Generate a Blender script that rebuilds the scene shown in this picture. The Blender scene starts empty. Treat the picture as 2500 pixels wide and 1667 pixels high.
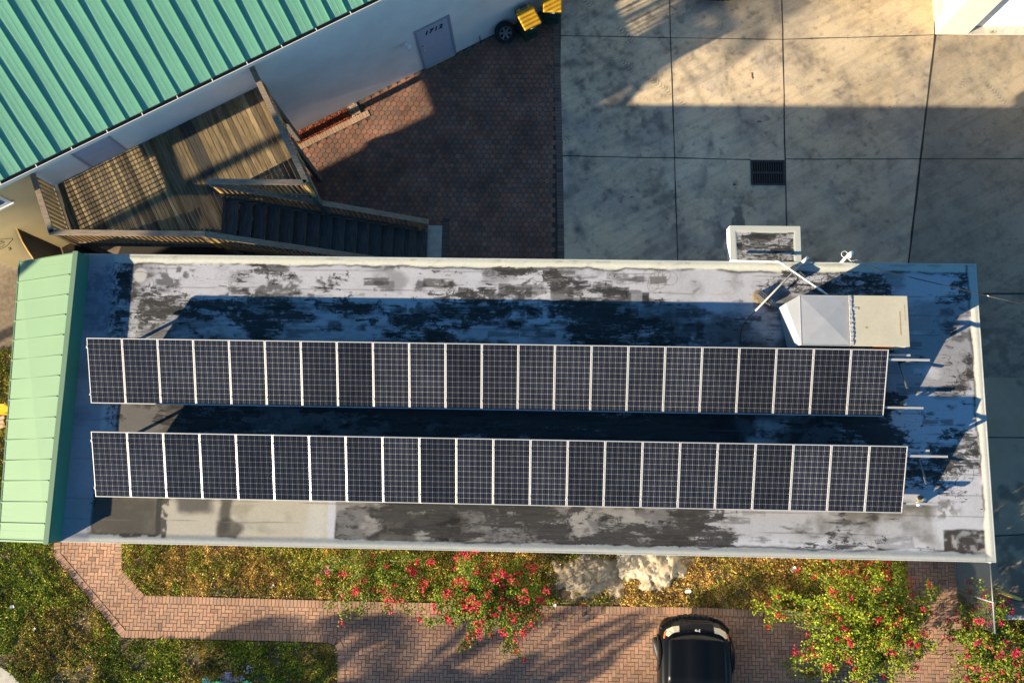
import bpy, bmesh, math, random
import numpy as np
from mathutils import Vector, Matrix
sc = bpy.context.scene
col = sc.collection
rad = math.radians
random.seed(7)
RNG = np.random.default_rng(11)

# ------------------------------------------------------------------ camera (measured from the photograph)
F, CX, CY, H = 1943.0, 1250.0, 833.5, 22.6
NX, NY, ROLL = 1300.0, 1120.0, rad(-1.06)
def _basis():
    d = Vector(((NX-CX)/F, -(NY-CY)/F, -1.0)).normalized()
    Z = -d
    X = (Vector((1,0,0)) - Z*Z.x).normalized(); Y = Z.cross(X)
    c, s = math.cos(ROLL), math.sin(ROLL)
    return Matrix((c*X+s*Y, -s*X+c*Y, Z))
CR = _basis()
cam_data = bpy.data.cameras.new('camera'); cam = bpy.data.objects.new('camera', cam_data)
col.objects.link(cam); sc.camera = cam
cam_data.sensor_width = 36; cam_data.lens = F/2500*36; cam_data.clip_end = 2000; cam_data.clip_start = .1
cam.matrix_world = Matrix.Translation((0,0,H)) @ CR.to_4x4()

def at(px, py, z=0.0):
    """world point at height z seen at photograph pixel (2500 x 1667)"""
    w = CR @ Vector(((px-CX)/F, -(py-CY)/F, -1.0))
    t = (z-H)/w.z
    return Vector((w.x*t, w.y*t, z))
K = 2500/2352
def dat(x, y, z=0.0): return at(x*K, y*K, z)

# ------------------------------------------------------------------ sky, sun, exposure
AZ, EL = rad(28.8), rad(16.8)            # the light travels towards AZ (counter-clockwise from +x), sun EL above the horizon
SUNDIR = Vector((math.cos(AZ)*math.cos(EL), math.sin(AZ)*math.cos(EL), -math.sin(EL)))
w = bpy.data.worlds.new('World'); sc.world = w; w.use_nodes = True
nt = w.node_tree; nt.nodes.clear()
sky = nt.nodes.new('ShaderNodeTexSky'); sky.sky_type = 'NISHITA'; sky.sun_disc = False
sky.sun_elevation = EL; sky.sun_rotation = math.atan2(-SUNDIR.x, -SUNDIR.y); sky.ozone_density = 5.0
sky.air_density = 1.0; sky.dust_density = 0.0
bg = nt.nodes.new('ShaderNodeBackground'); bg.inputs['Strength'].default_value = 0.064
wo = nt.nodes.new('ShaderNodeOutputWorld')
tint = nt.nodes.new('ShaderNodeMix'); tint.data_type = 'RGBA'; tint.blend_type = 'MULTIPLY'; tint.inputs[0].default_value = 1.0
tint.inputs[7].default_value = (.70, .98, .98, 1)      # the clear teal blue of the sky that day
nt.links.new(sky.outputs[0], tint.inputs[6]); nt.links.new(tint.outputs[2], bg.inputs[0]); nt.links.new(bg.outputs[0], wo.inputs[0])
sl = bpy.data.lights.new('sun', 'SUN'); sl.energy = 5.0; sl.angle = rad(0.5); sl.color = (1.0, 0.82, 0.57)
so = bpy.data.objects.new('sun', sl); col.objects.link(so); so.location = (-30,-20,30)
so.rotation_euler = SUNDIR.to_track_quat('-Z','Y').to_euler()
sc.view_settings.view_transform = 'Standard'; sc.view_settings.look = 'None'
sc.view_settings.exposure = 1.58; sc.view_settings.gamma = 1.0
sc.render.engine = 'CYCLES'
sc.cycles.max_bounces = 5; sc.cycles.diffuse_bounces = 3; sc.cycles.glossy_bounces = 2
sc.cycles.transmission_bounces = 2; sc.cycles.transparent_max_bounces = 4

# ------------------------------------------------------------------ object helpers
def tag(o, label=None, cat=None, group=None, kind=None):
    if label: o['label'] = label
    if cat: o['category'] = cat
    if group: o['group'] = group
    if kind: o['kind'] = kind
    return o
def thing(name, label, cat, loc=(0,0,0), group=None):
    o = bpy.data.objects.new(name, None); col.objects.link(o)
    o.location = loc; o.empty_display_size = .2
    return tag(o, label, cat, group)
def woff(p):
    v = Vector((0,0,0))
    while p is not None: v += p.location; p = p.parent
    return v
def link(name, me, mat=None, parent=None, local=False):
    if mat is not None and len(me.materials) == 0: me.materials.append(mat)
    o = bpy.data.objects.new(name, me); col.objects.link(o)
    if parent is not None:
        if not local: me.transform(Matrix.Translation(-woff(parent)))
        o.parent = parent
    return o
def setcol(me, C):
    a = me.color_attributes.new('Col', 'FLOAT_COLOR', 'POINT')
    C = np.asarray(C, dtype=np.float32)
    if C.shape[1] == 3: C = np.c_[C, np.ones(len(C), np.float32)]
    a.data.foreach_set('color', C.ravel().astype(np.float32))
def npmesh(name, V, Fc, C=None, smooth=False):
    V = np.asarray(V, np.float32); Fc = np.asarray(Fc, np.int32)
    me = bpy.data.meshes.new(name)
    n, k = Fc.shape
    me.vertices.add(len(V)); me.vertices.foreach_set('co', V.ravel())
    me.loops.add(n*k); me.loops.foreach_set('vertex_index', Fc.ravel())
    me.polygons.add(n); me.polygons.foreach_set('loop_start', np.arange(0, n*k, k, dtype=np.int32))
    try: me.polygons.foreach_set('loop_total', np.full(n, k, np.int32))
    except Exception: pass
    me.update(calc_edges=True)
    if smooth: me.polygons.foreach_set('use_smooth', np.ones(n, bool))
    if C is not None: setcol(me, C)
    return me

class MB:
    def __init__(s): s.v=[]; s.f=[]; s.c=[]; s.cur=(1,1,1)
    def add(s, vs, fs):
        b = len(s.v); s.v += [tuple(p) for p in vs]; s.c += [s.cur]*len(vs)
        s.f += [tuple(b+i for i in f) for f in fs]; return s
    def hexa(s, b, t):   # 4 bottom points ccw, 4 top points
        return s.add(list(b)+list(t), [(3,2,1,0),(4,5,6,7),(0,1,5,4),(1,2,6,5),(2,3,7,6),(3,0,4,7)])
    def box(s, x0,y0,z0,x1,y1,z1):
        return s.hexa([(x0,y0,z0),(x1,y0,z0),(x1,y1,z0),(x0,y1,z0)], [(x0,y0,z1),(x1,y0,z1),(x1,y1,z1),(x0,y1,z1)])
    def obox(s, c, X, Y, Z, a, b, h):   # oriented box, half sizes a b h along unit axes
        c=Vector(c); X=Vector(X)*a; Y=Vector(Y)*b; Z=Vector(Z)*h
        return s.hexa([c-X-Y-Z,c+X-Y-Z,c+X+Y-Z,c-X+Y-Z],[c-X-Y+Z,c+X-Y+Z,c+X+Y+Z,c-X+Y+Z])
    def bar(s, p, q, wd, ht, up=(0,0,1)):   # beam p->q, width sideways, height along up
        p=Vector(p); q=Vector(q); X=(q-p); L=X.length; X.normalize()
        Y=Vector(up).cross(X)
        if Y.length<1e-4: Y=Vector((0,1,0)).cross(X)
        Y.normalize(); Z=X.cross(Y)
        return s.obox((p+q)/2, X,Y,Z, L/2, wd/2, ht/2)
    def prism(s, poly, z0, z1):
        n=len(poly)
        if sum(poly[i][0]*poly[(i+1)%n][1]-poly[(i+1)%n][0]*poly[i][1] for i in range(n))<0: poly=poly[::-1]
        vs=[(p[0],p[1],z0) for p in poly]+[(p[0],p[1],z1) for p in poly]
        fs=[tuple(range(n-1,-1,-1)), tuple(range(n,2*n))]+[(i,(i+1)%n,n+(i+1)%n,n+i) for i in range(n)]
        return s.add(vs, fs)
    def tube(s, pts, r, n=8, cap=True):
        pts=[Vector(p) for p in pts]; rs = r if isinstance(r,(list,tuple)) else [r]*len(pts)
        vs=[]; fs=[]; prev=None
        for i,p in enumerate(pts):
            t=(pts[min(i+1,len(pts)-1)]-pts[max(i-1,0)]).normalized()
            if prev is None:
                u=t.orthogonal().normalized()
            else:
                u=(prev-t*prev.dot(t)).normalized()
            prev=u; v=t.cross(u)
            vs+=[p+(u*math.cos(2*math.pi*k/n)+v*math.sin(2*math.pi*k/n))*rs[i] for k in range(n)]
        for i in range(len(pts)-1):
            for k in range(n):
                fs.append((i*n+k, i*n+(k+1)%n, (i+1)*n+(k+1)%n, (i+1)*n+k))
        if cap:
            fs.append(tuple(range(n-1,-1,-1))); e=(len(pts)-1)*n; fs.append(tuple(range(e,e+n)))
        return s.add(vs, fs)
    def lathe(s, prof, c=(0,0,0), axis=(0,0,1), n=24):  # prof [(r,h)]
        ax=Vector(axis).normalized(); u=ax.orthogonal().normalized(); v=ax.cross(u); c=Vector(c)
        vs=[]; fs=[]
        for r,h in prof:
            vs+=[c+ax*h+(u*math.cos(2*math.pi*k/n)+v*math.sin(2*math.pi*k/n))*r for k in range(n)]
        for i in range(len(prof)-1):
            for k in range(n): fs.append((i*n+k, i*n+(k+1)%n,(i+1)*n+(k+1)%n,(i+1)*n+k))
        return s.add(vs, fs)
    def quad(s,a,b,c,d): return s.add([a,b,c,d],[(0,1,2,3)])
    def build(s, name, mat, parent=None, bev=0, smooth=False, colr=False, local=False, seg=2):
        me=bpy.data.meshes.new(name); me.from_pydata([tuple(p) for p in s.v],[],s.f); me.update()
        if smooth: me.polygons.foreach_set('use_smooth', np.ones(len(me.polygons),bool))
        if colr: setcol(me, np.array(s.c))
        o=link(name, me, mat, parent, local)
        if bev:
            m=o.modifiers.new('bevel','BEVEL'); m.width=bev; m.segments=seg; m.limit_method='ANGLE'; m.angle_limit=rad(35)
        return o
def children(o): return [c for c in bpy.data.objects if c.parent == o]
def copy_tree(o, parent=None):
    c=o.copy(); col.objects.link(c); c.parent=parent
    for ch in children(o): copy_tree(ch, c)
    return c

# ------------------------------------------------------------------ material helper
def pbr(name, base=(.5,.5,.5), rough=.75, metal=0, spec=.4, attr=False, noise=(), bump=None, coord='world', coat=0, stretch=None, rot=0):
    m=bpy.data.materials.new(name); m.use_nodes=True; t=m.node_tree; N=t.nodes; L=t.links
    p=N['Principled BSDF']
    p.inputs['Roughness'].default_value=rough; p.inputs['Metallic'].default_value=metal
    p.inputs['Specular IOR Level'].default_value=spec; p.inputs['Coat Weight'].default_value=coat
    if coord=='world': src=N.new('ShaderNodeNewGeometry').outputs['Position']
    else: src=N.new('ShaderNodeTexCoord').outputs['Object']
    if stretch or rot:
        mp=N.new('ShaderNodeMapping'); mp.inputs['Rotation'].default_value=(0,0,rot)
        if stretch: mp.inputs['Scale'].default_value=stretch
        if rot:
            m0=N.new('ShaderNodeMapping'); m0.inputs['Rotation'].default_value=(0,0,rot); L.new(src,m0.inputs[0]); src=m0.outputs[0]
            mp.inputs['Rotation'].default_value=(0,0,0)
        L.new(src,mp.inputs[0]); src=mp.outputs[0]
    if attr:
        a=N.new('ShaderNodeAttribute'); a.attribute_name='Col'; cur=a.outputs['Color']
        if base!=(1,1,1):
            mx=N.new('ShaderNodeMix'); mx.data_type='RGBA'; mx.blend_type='MULTIPLY'; mx.inputs[0].default_value=1
            L.new(cur,mx.inputs[6]); mx.inputs[7].default_value=(*base,1); cur=mx.outputs[2]
    else:
        rgb=N.new('ShaderNodeRGB'); rgb.outputs[0].default_value=(*base,1); cur=rgb.outputs[0]
    for nz in noise:     # (scale, detail, low multiplier colour, high multiplier colour, ramp lo, ramp hi)
        sc_,det,c0,c1,lo,hi=nz
        tx=N.new('ShaderNodeTexNoise'); tx.inputs['Scale'].default_value=sc_; tx.inputs['Detail'].default_value=det
        tx.inputs['Roughness'].default_value=.6
        L.new(src,tx.inputs['Vector'])
        rp=N.new('ShaderNodeValToRGB'); rp.color_ramp.elements[0].position=lo; rp.color_ramp.elements[1].position=hi
        c0=(c0,)*3 if not isinstance(c0,tuple) else c0; c1=(c1,)*3 if not isinstance(c1,tuple) else c1
        rp.color_ramp.elements[0].color=(*c0,1); rp.color_ramp.elements[1].color=(*c1,1)
        L.new(tx.outputs['Fac'],rp.inputs[0])
        mx=N.new('ShaderNodeMix'); mx.data_type='RGBA'; mx.blend_type='MULTIPLY'; mx.inputs[0].default_value=1
        L.new(cur,mx.inputs[6]); L.new(rp.outputs[0],mx.inputs[7]); cur=mx.outputs[2]
    L.new(cur,p.inputs['Base Color'])
    if bump:
        tx=N.new('ShaderNodeTexNoise'); tx.inputs['Scale'].default_value=bump[0]; tx.inputs['Detail'].default_value=4
        L.new(src,tx.inputs['Vector'])
        b=N.new('ShaderNodeBump'); b.inputs['Strength'].default_value=bump[1]; b.inputs['Distance'].default_value=bump[2]
        L.new(tx.outputs['Fac'],b.inputs['Height']); L.new(b.outputs[0],p.inputs['Normal'])
    return m

# ------------------------------------------------------------------ numpy noise for weathering
def _hash(ix,iy,seed):
    h=(ix.astype(np.int64)*374761393+iy.astype(np.int64)*668265263+(int(seed)*144269+12345))&0x7fffffff
    h=((h^(h>>13))*1274126177)&0x7fffffff
    return ((h^(h>>16))&0xffff)/65535.0
def vnoise(x,y,seed=0):
    ix=np.floor(x);iy=np.floor(y);fx=x-ix;fy=y-iy
    fx=fx*fx*(3-2*fx);fy=fy*fy*(3-2*fy)
    a=_hash(ix,iy,seed);b=_hash(ix+1,iy,seed);c=_hash(ix,iy+1,seed);d=_hash(ix+1,iy+1,seed)
    return (a*(1-fx)+b*fx)*(1-fy)+(c*(1-fx)+d*fx)*fy
def fbm(x,y,o=4,seed=0):
    s=0;a=.5;t=0
    for i in range(o):
        s=s+a*vnoise(x*2**i+17.3*i,y*2**i-9.1*i,seed+i);t+=a;a*=.55
    return s/t
def sm(a,b,x):
    t=np.clip((x-a)/(b-a),0,1);return t*t*(3-2*t)
def inpoly(x,y,poly):
    r=np.zeros(x.shape,bool);n=len(poly);j=n-1
    for i in range(n):
        xi,yi=poly[i][:2];xj,yj=poly[j][:2]
        c=((yi>y)!=(yj>y))&(x<(xj-xi)*(y-yi)/(yj-yi+1e-12)+xi)
        r^=c;j=i
    return r
def grid(x0,y0,x1,y1,res):
    nx=int((x1-x0)/res)+1;ny=int((y1-y0)/res)+1
    X,Y=np.meshgrid(np.linspace(x0,x1,nx),np.linspace(y0,y1,ny))
    i=np.arange(nx*ny).reshape(ny,nx)
    Fc=np.stack([i[:-1,:-1],i[:-1,1:],i[1:,1:],i[1:,:-1]],-1).reshape(-1,4)
    return X.ravel(),Y.ravel(),Fc
def lerp(C,c,m): return C*(1-m[:,None])+np.array(c)[None,:]*m[:,None]

# ------------------------------------------------------------------ materials
M={}
M['dirt']=pbr('dirt',(.20,.155,.105),.95,noise=[(1.2,5,.7,1.15,.3,.7),(9,4,.75,1.15,.35,.7)],bump=(30,.4,.02))
M['soil']=pbr('soil',(.13,.095,.055),.95,noise=[(2.2,5,.6,1.3,.3,.7),(14,4,.6,1.3,.35,.7)],bump=(25,.6,.03))
M['concrete']=pbr('concrete',(1,1,1),.85,attr=True,noise=[(26,5,.88,1.06,.3,.7)],bump=(60,.15,.004))
M['joint']=pbr('joint',(.035,.032,.03),.95)
M['joint_sand']=pbr('joint_sand',(.075,.06,.045),.95,noise=[(30,3,.6,1.4,.3,.7)])
M['brick']=pbr('brick',(1,1,1),.85,attr=True,noise=[(40,3,.85,1.1,.3,.7),(.8,5,.70,1.12,.32,.68)],bump=(90,.2,.003))
M['cobble']=pbr('cobble',(.92,.80,.76),.8,attr=True,noise=[(35,3,.8,1.1,.3,.7),(.9,4,.6,1.2,.3,.7)],bump=(90,.2,.003))
def roofing_material():
    m=pbr('roofing',(1,1,1),.8,spec=.2,attr=True,noise=[(60,4,.88,1.06,.3,.7)],bump=(35,.25,.006)); t=m.node_tree;N=t.nodes;L=t.links;p=N['Principled BSDF']
    cur=p.inputs['Base Color'].links[0].from_socket; at_=[n for n in N if n.type=='ATTRIBUTE'][0]
    geo=N.new('ShaderNodeNewGeometry')
    def layer(scale,lo_bias,seed,gain):
        mp=N.new('ShaderNodeMapping'); mp.inputs['Scale'].default_value=scale; mp.inputs['Location'].default_value=(seed,seed*.7,0); L.new(geo.outputs['Position'],mp.inputs[0])
        tx=N.new('ShaderNodeTexNoise'); tx.inputs['Scale'].default_value=1; tx.inputs['Detail'].default_value=9; tx.inputs['Roughness'].default_value=.72; tx.inputs['Distortion'].default_value=.25; L.new(mp.outputs[0],tx.inputs['Vector'])
        a=N.new('ShaderNodeMath'); a.operation='MULTIPLY_ADD'; L.new(at_.outputs['Alpha'],a.inputs[0]); a.inputs[1].default_value=.30; L.new(tx.outputs['Fac'],a.inputs[2])
        b=N.new('ShaderNodeMapRange'); b.interpolation_type='SMOOTHSTEP'; b.inputs[1].default_value=lo_bias; b.inputs[2].default_value=lo_bias+.055; b.inputs[3].default_value=0; b.inputs[4].default_value=gain; L.new(a.outputs[0],b.inputs[0]); return b.outputs[0]
    f1=layer((1.6,7.5,1),.745,3.1,.9); f2=layer((5.5,6.5,1),.755,11.7,.85); f3=layer((.8,16,1),.77,23.3,.6)
    cu=cur
    for f,c in ((f1,(.022,.022,.023,1)),(f2,(.03,.029,.028,1)),(f3,(.05,.05,.05,1))):
        mx=N.new('ShaderNodeMix'); mx.data_type='RGBA'; L.new(f,mx.inputs[0]); L.new(cu,mx.inputs[6]); mx.inputs[7].default_value=c; cu=mx.outputs[2]
    L.new(cu,p.inputs['Base Color']); return m
M['roofing']=roofing_material()
M['coping']=pbr('coping',(.48,.50,.47),.7,noise=[(1.5,5,.85,1.06,.3,.7),(18,3,.9,1.05,.3,.7)],bump=(14,.35,.012))
M['stucco_white']=pbr('stucco_white',(.80,.79,.74),.9,noise=[(1.1,4,.9,1.05,.3,.7)],bump=(120,.2,.003))
M['stucco_cream_glow']=pbr('stucco_cream_glow',(.66,.53,.30),.9,noise=[(1.3,4,.92,1.05,.3,.7)],bump=(120,.2,.003))  # cream stucco; on the wall end it stands for warm bounced sunlight
M['stucco_bright']=pbr('stucco_bright',(.66,.60,.46),.85,noise=[(1.3,4,.96,1.02,.3,.7)],bump=(120,.1,.003))
M['green_metal']=pbr('green_metal',(.15,.38,.26),.45,spec=.4,noise=[(.6,3,.93,1.05,.3,.7),(9,3,.96,1.04,.3,.7)])
M['mint_metal']=pbr('mint_metal',(.165,.275,.17),.5,spec=.35,noise=[(.8,3,.96,1.03,.3,.7)])
M['green_dark']=pbr('green_dark',(.05,.22,.16),.5)
M['trim_white']=pbr('trim_white',(.75,.74,.70),.6)
M['gutter']=pbr('gutter',(.06,.075,.075),.6)
M['door_grey']=pbr('door_grey',(.42,.45,.54),.55,noise=[(6,4,.92,1.05,.3,.7)])
M['door_frame']=pbr('door_frame',(.30,.32,.38),.6)
M['black']=pbr('black',(.012,.012,.013),.6)
M['rubber']=pbr('rubber',(.018,.018,.02),.8,noise=[(20,3,.7,1.3,.3,.7)])
M['brass']=pbr('brass',(.55,.40,.15),.3,metal=1)
M['steel']=pbr('steel',(.55,.57,.60),.4,metal=1)
M['galv']=pbr('galv',(.22,.225,.24),.6,metal=.8,noise=[(20,3,.8,1.1,.3,.7)])
M['alu']=pbr('alu',(.58,.57,.55),.35,metal=.35,spec=.5)
M['pvc']=pbr('pvc',(.80,.78,.74),.45)
M['pipe_grey']=pbr('pipe_grey',(.42,.42,.40),.55,noise=[(8,3,.85,1.1,.3,.7)])
M['block']=pbr('block',(.05,.06,.065),.85,noise=[(15,3,.6,1.5,.3,.7)])
M['mastic']=pbr('mastic',(.24,.19,.12),.95,noise=[(20,4,.6,1.2,.3,.7)],bump=(30,.8,.02))
M['rtu']=pbr('rtu',(.52,.485,.37),.6,noise=[(2,4,.93,1.04,.3,.7),(14,4,.95,1.03,.3,.7)])
M['hood']=pbr('hood',(.34,.36,.385),.55,noise=[(3,4,.92,1.05,.3,.7)])
M['tape']=pbr('tape',(.48,.47,.47),.8,noise=[(9,5,.6,1.2,.3,.7)],bump=(25,.8,.015))
M['orange']=pbr('orange',(.62,.16,.035),.6)
M['rust']=pbr('rust',(.30,.10,.03),.9)
WROT=-rad(28.21)
M['deck']=pbr('deck',(.86,.84,.82),.85,attr=True,noise=[(2.2,6,.45,1.22,.32,.68),(.35,3,.7,1.1,.3,.7)],stretch=(14,1.2,6),rot=WROT,bump=(4,.4,.006))
M['rail']=pbr('rail',(.28,.215,.155),.85,noise=[(2.0,6,.6,1.2,.32,.68)],stretch=(1.5,16,8),bump=(4,.4,.004))
M['baluster']=pbr('baluster',(.27,.17,.07),.85,noise=[(6,4,.6,1.15,.3,.7)])
M['tread']=pbr('tread',(.10,.096,.09),.85,noise=[(2.5,6,.6,1.25,.32,.68)],stretch=(14,1.3,6),bump=(4,.4,.004))
M['alley_shade_black']=pbr('alley_shade_black',(.028,.026,.022),.9)  # near-black: puts the alley's shade into gate boards, panel and floor
M['postwood']=pbr('postwood',(.45,.30,.10),.8,noise=[(5,4,.7,1.15,.3,.7)])
M['bin']=pbr('bin',(.014,.05,.035),.5)
M['bin_lid']=pbr('bin_lid',(.55,.30,.015),.55,noise=[(5,4,.85,1.08,.3,.7)])
M['leaf']=pbr('leaf',(1.15,1.12,.7),.65,spec=.15,attr=True)
M['grass']=pbr('grass',(1.22,1.12,.85),.7,spec=.12,attr=True)
M['bract']=pbr('bract',(1,1,1),.6,attr=True)
M['bark']=pbr('bark',(.40,.31,.20),.9,noise=[(12,4,.55,1.15,.3,.7)])
M['palm_bark']=pbr('palm_bark',(.22,.19,.15),.9)
M['sand']=pbr('sand',(1,1,1),.95,attr=True,noise=[(30,4,.85,1.08,.3,.7)],bump=(45,.4,.01))
M['mulch']=pbr('mulch',(1,1,1),.9,attr=True)
M['car_paint']=pbr('car_paint',(.004,.0045,.005),.3,spec=.25,coat=.15)
M['car_grey']=pbr('car_grey',(.05,.06,.07),.3,spec=.5,coat=.6)
M['car_trim']=pbr('car_trim',(.012,.012,.012),.6)
M['glass']=pbr('glass',(.01,.02,.035),.06,spec=.6)
M['lens']=pbr('lens',(.62,.56,.42),.25,spec=.6)
M['amber']=pbr('amber',(.75,.20,.05),.3)
M['chrome']=pbr('chrome',(.8,.8,.8),.15,metal=1)
M['white']=pbr('white',(.82,.81,.78),.6)
M['ink']=pbr('ink',(.02,.018,.015),.8)
M['yellow']=pbr('yellow',(.70,.34,.015),.55)
M['bench_slat']=pbr('bench_slat',(.45,.38,.27),.8)
M['red']=pbr('red',(.55,.03,.02),.6)
M['iron']=pbr('iron',(.035,.04,.04),.7,noise=[(25,3,.7,1.3,.3,.7)])
M['void']=pbr('void',(.004,.004,.004),.95)
M['curb']=pbr('curb',(.52,.49,.42),.9,noise=[(6,5,.75,1.1,.3,.7)],bump=(40,.3,.01))
M['blind']=pbr('blind',(.10,.20,.38),.5)
M['win_frame']=pbr('win_frame',(.62,.66,.72),.5)

def cell_material():
    m=bpy.data.materials.new('solar_cells'); m.use_nodes=True; t=m.node_tree; N=t.nodes; L=t.links; p=N['Principled BSDF']
    p.inputs['Roughness'].default_value=.12; p.inputs['Specular IOR Level'].default_value=.35
    tc=N.new('ShaderNodeTexCoord'); sx=N.new('ShaderNodeSeparateXYZ'); L.new(tc.outputs['Object'],sx.inputs[0])
    def math_(op,a,b=None,c=None):
        n=N.new('ShaderNodeMath'); n.operation=op
        for i,v in enumerate((a,b,c)):
            if v is None: continue
            if isinstance(v,(int,float)): n.inputs[i].default_value=v
            else: L.new(v,n.inputs[i])
        return n.outputs[0]
    cw=.1325; ch=.1285
    u=math_('ADD',math_('DIVIDE',sx.outputs[0],cw),3.0); v=math_('ADD',math_('DIVIDE',sx.outputs[1],ch),6.0)
    fu=math_('FRACT',u); fv=math_('FRACT',v)
    du=math_('SUBTRACT',.5,math_('ABSOLUTE',math_('SUBTRACT',fu,.5))); dv=math_('SUBTRACT',.5,math_('ABSOLUTE',math_('SUBTRACT',fv,.5)))
    gap=math_('MAXIMUM',math_('LESS_THAN',du,.014),math_('LESS_THAN',dv,.016))
    dia=math_('LESS_THAN',math_('ADD',du,dv),.09)
    b1=math_('LESS_THAN',math_('ABSOLUTE',math_('SUBTRACT',math_('ABSOLUTE',math_('SUBTRACT',fu,.5)),.22)),.0075)
    fac=math_('MAXIMUM',gap,dia)
    ns=N.new('ShaderNodeTexNoise'); ns.inputs['Scale'].default_value=3.0; L.new(tc.outputs['Object'],ns.inputs['Vector'])
    rp=N.new('ShaderNodeValToRGB'); rp.color_ramp.elements[0].color=(.006,.008,.016,1); rp.color_ramp.elements[1].color=(.011,.014,.024,1)
    rp.color_ramp.elements[0].position=.35; rp.color_ramp.elements[1].position=.65
    L.new(ns.outputs['Fac'],rp.inputs[0])
    mb=N.new('ShaderNodeMix'); mb.data_type='RGBA'; L.new(b1,mb.inputs[0]); L.new(rp.outputs[0],mb.inputs[6]); mb.inputs[7].default_value=(.17,.17,.165,1)
    mx=N.new('ShaderNodeMix'); mx.data_type='RGBA'; L.new(fac,mx.inputs[0]); L.new(mb.outputs[2],mx.inputs[6]); mx.inputs[7].default_value=(.29,.285,.27,1)
    oi=N.new('ShaderNodeObjectInfo'); rr_=N.new('ShaderNodeMapRange'); rr_.inputs[3].default_value=.72; rr_.inputs[4].default_value=1.35; L.new(oi.outputs['Random'],rr_.inputs[0])
    nd=N.new('ShaderNodeTexNoise'); nd.inputs['Scale'].default_value=.9; nd.inputs['Detail'].default_value=5; gp_=N.new('ShaderNodeNewGeometry'); L.new(gp_.outputs['Position'],nd.inputs['Vector'])
    dm=math_('MULTIPLY',rr_.outputs[0],math_('MULTIPLY_ADD',nd.outputs['Fac'],.9,.55))
    mm=N.new('ShaderNodeVectorMath'); mm.operation='SCALE'; L.new(mx.outputs[2],mm.inputs[0]); L.new(dm,mm.inputs['Scale'])
    L.new(mm.outputs[0],p.inputs['Base Color'])
    ro=N.new('ShaderNodeMapRange'); ro.inputs[3].default_value=.07; ro.inputs[4].default_value=.22; L.new(nd.outputs['Fac'],ro.inputs[0]); L.new(ro.outputs[0],p.inputs['Roughness'])
    return m
M['cells']=cell_material()

# ================================================================== GROUND
mb=MB(); mb.quad((-900,-900,-.02),(900,-900,-.02),(900,900,-.02),(-900,900,-.02)); tag(mb.build('ground',M['dirt']),kind='structure')

# concrete pavement, weathered
def px(x,y): p=at(x,y,0); return (p.x,p.y)
x0=at(1366,400,0).x
X,Y,Fc=grid(x0,2.5,17.0,16.0,.03)
C=np.tile(np.array([.51,.41,.275]),(len(X),1))
n1=fbm(X*.8,Y*.8,5,3); n2=fbm(X*3,Y*3,4,9); n3=fbm(X*.45+3,Y*.45,3,21)
C=lerp(C,(.36,.31,.25),sm(.48,.68,n1)*.6)
C=lerp(C,(.54,.46,.33),sm(.5,.7,n3)*.5)
C=lerp(C,(.29,.255,.21),sm(.5,.72,n2*.6+n1*.4)*.5)
# grime beside the building and round the porch
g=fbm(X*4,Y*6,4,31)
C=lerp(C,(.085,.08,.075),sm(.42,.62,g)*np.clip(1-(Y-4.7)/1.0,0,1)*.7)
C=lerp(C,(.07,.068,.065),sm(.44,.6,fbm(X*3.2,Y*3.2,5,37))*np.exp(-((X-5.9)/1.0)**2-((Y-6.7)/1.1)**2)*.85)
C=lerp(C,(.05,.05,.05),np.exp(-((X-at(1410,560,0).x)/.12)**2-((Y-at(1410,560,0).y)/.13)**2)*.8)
# tyre arcs
for cx_,cy_,r,wd,st,s0 in ((1.2,9.2,2.6,.12,.5,1),(1.0,9.4,4.1,.13,.45,2),(4.0,14.6,3.3,.12,.35,5),(10.8,14.0,3.6,.12,.4,7),(3.0,7.5,1.9,.14,.4,9)):
    d=np.abs(np.hypot(X-cx_,Y-cy_)-r); C=lerp(C,(.12,.11,.10),np.exp(-(d/wd)**2)*sm(.42,.6,fbm(X*1.5,Y*1.5,3,40+s0))*st)
# the slab east of the skewed joint is greyer, darkened further across the building's shade
jl=lambda y: at(2284,85,0).x+(y-at(2284,85,0).y)*((at(2218,638,0).x-at(2284,85,0).x)/(at(2218,638,0).y-at(2284,85,0).y))
C=lerp(C,(.20,.17,.125),((X>jl(Y))*1.0)*np.where(Y<10.5,.62,.35))
C=C*(.93+.14*vnoise(X*31,Y*31,5)[:,None])
C=C*(1.28-.42*sm(4.5,10.5,X))[:,None]  # shade brightness put into the colour: lighter west, darker east
fa=fbm(X*1.1+.5*Y,Y*.9,7,61); fb_=fbm(X*6,Y*6,5,62); fc_=fbm(X*14,Y*14,3,64)
C=C*(1.10-.30*sm(.35,.7,fa*.55+fb_*.3+fc_*.15))[:,None]
C=lerp(C,(.17,.155,.135),sm(.54,.74,fa*.5+fb_*.5)*.55)
C=lerp(C,(.13,.12,.11),sm(.62,.72,fb_*.6+fc_*.4)*.35)
st_=fbm((X*.88+Y*.48)*.9,(-X*.48+Y*.88)*7,4,65); C=C*(1.05-.16*sm(.45,.68,st_))[:,None]
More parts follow.
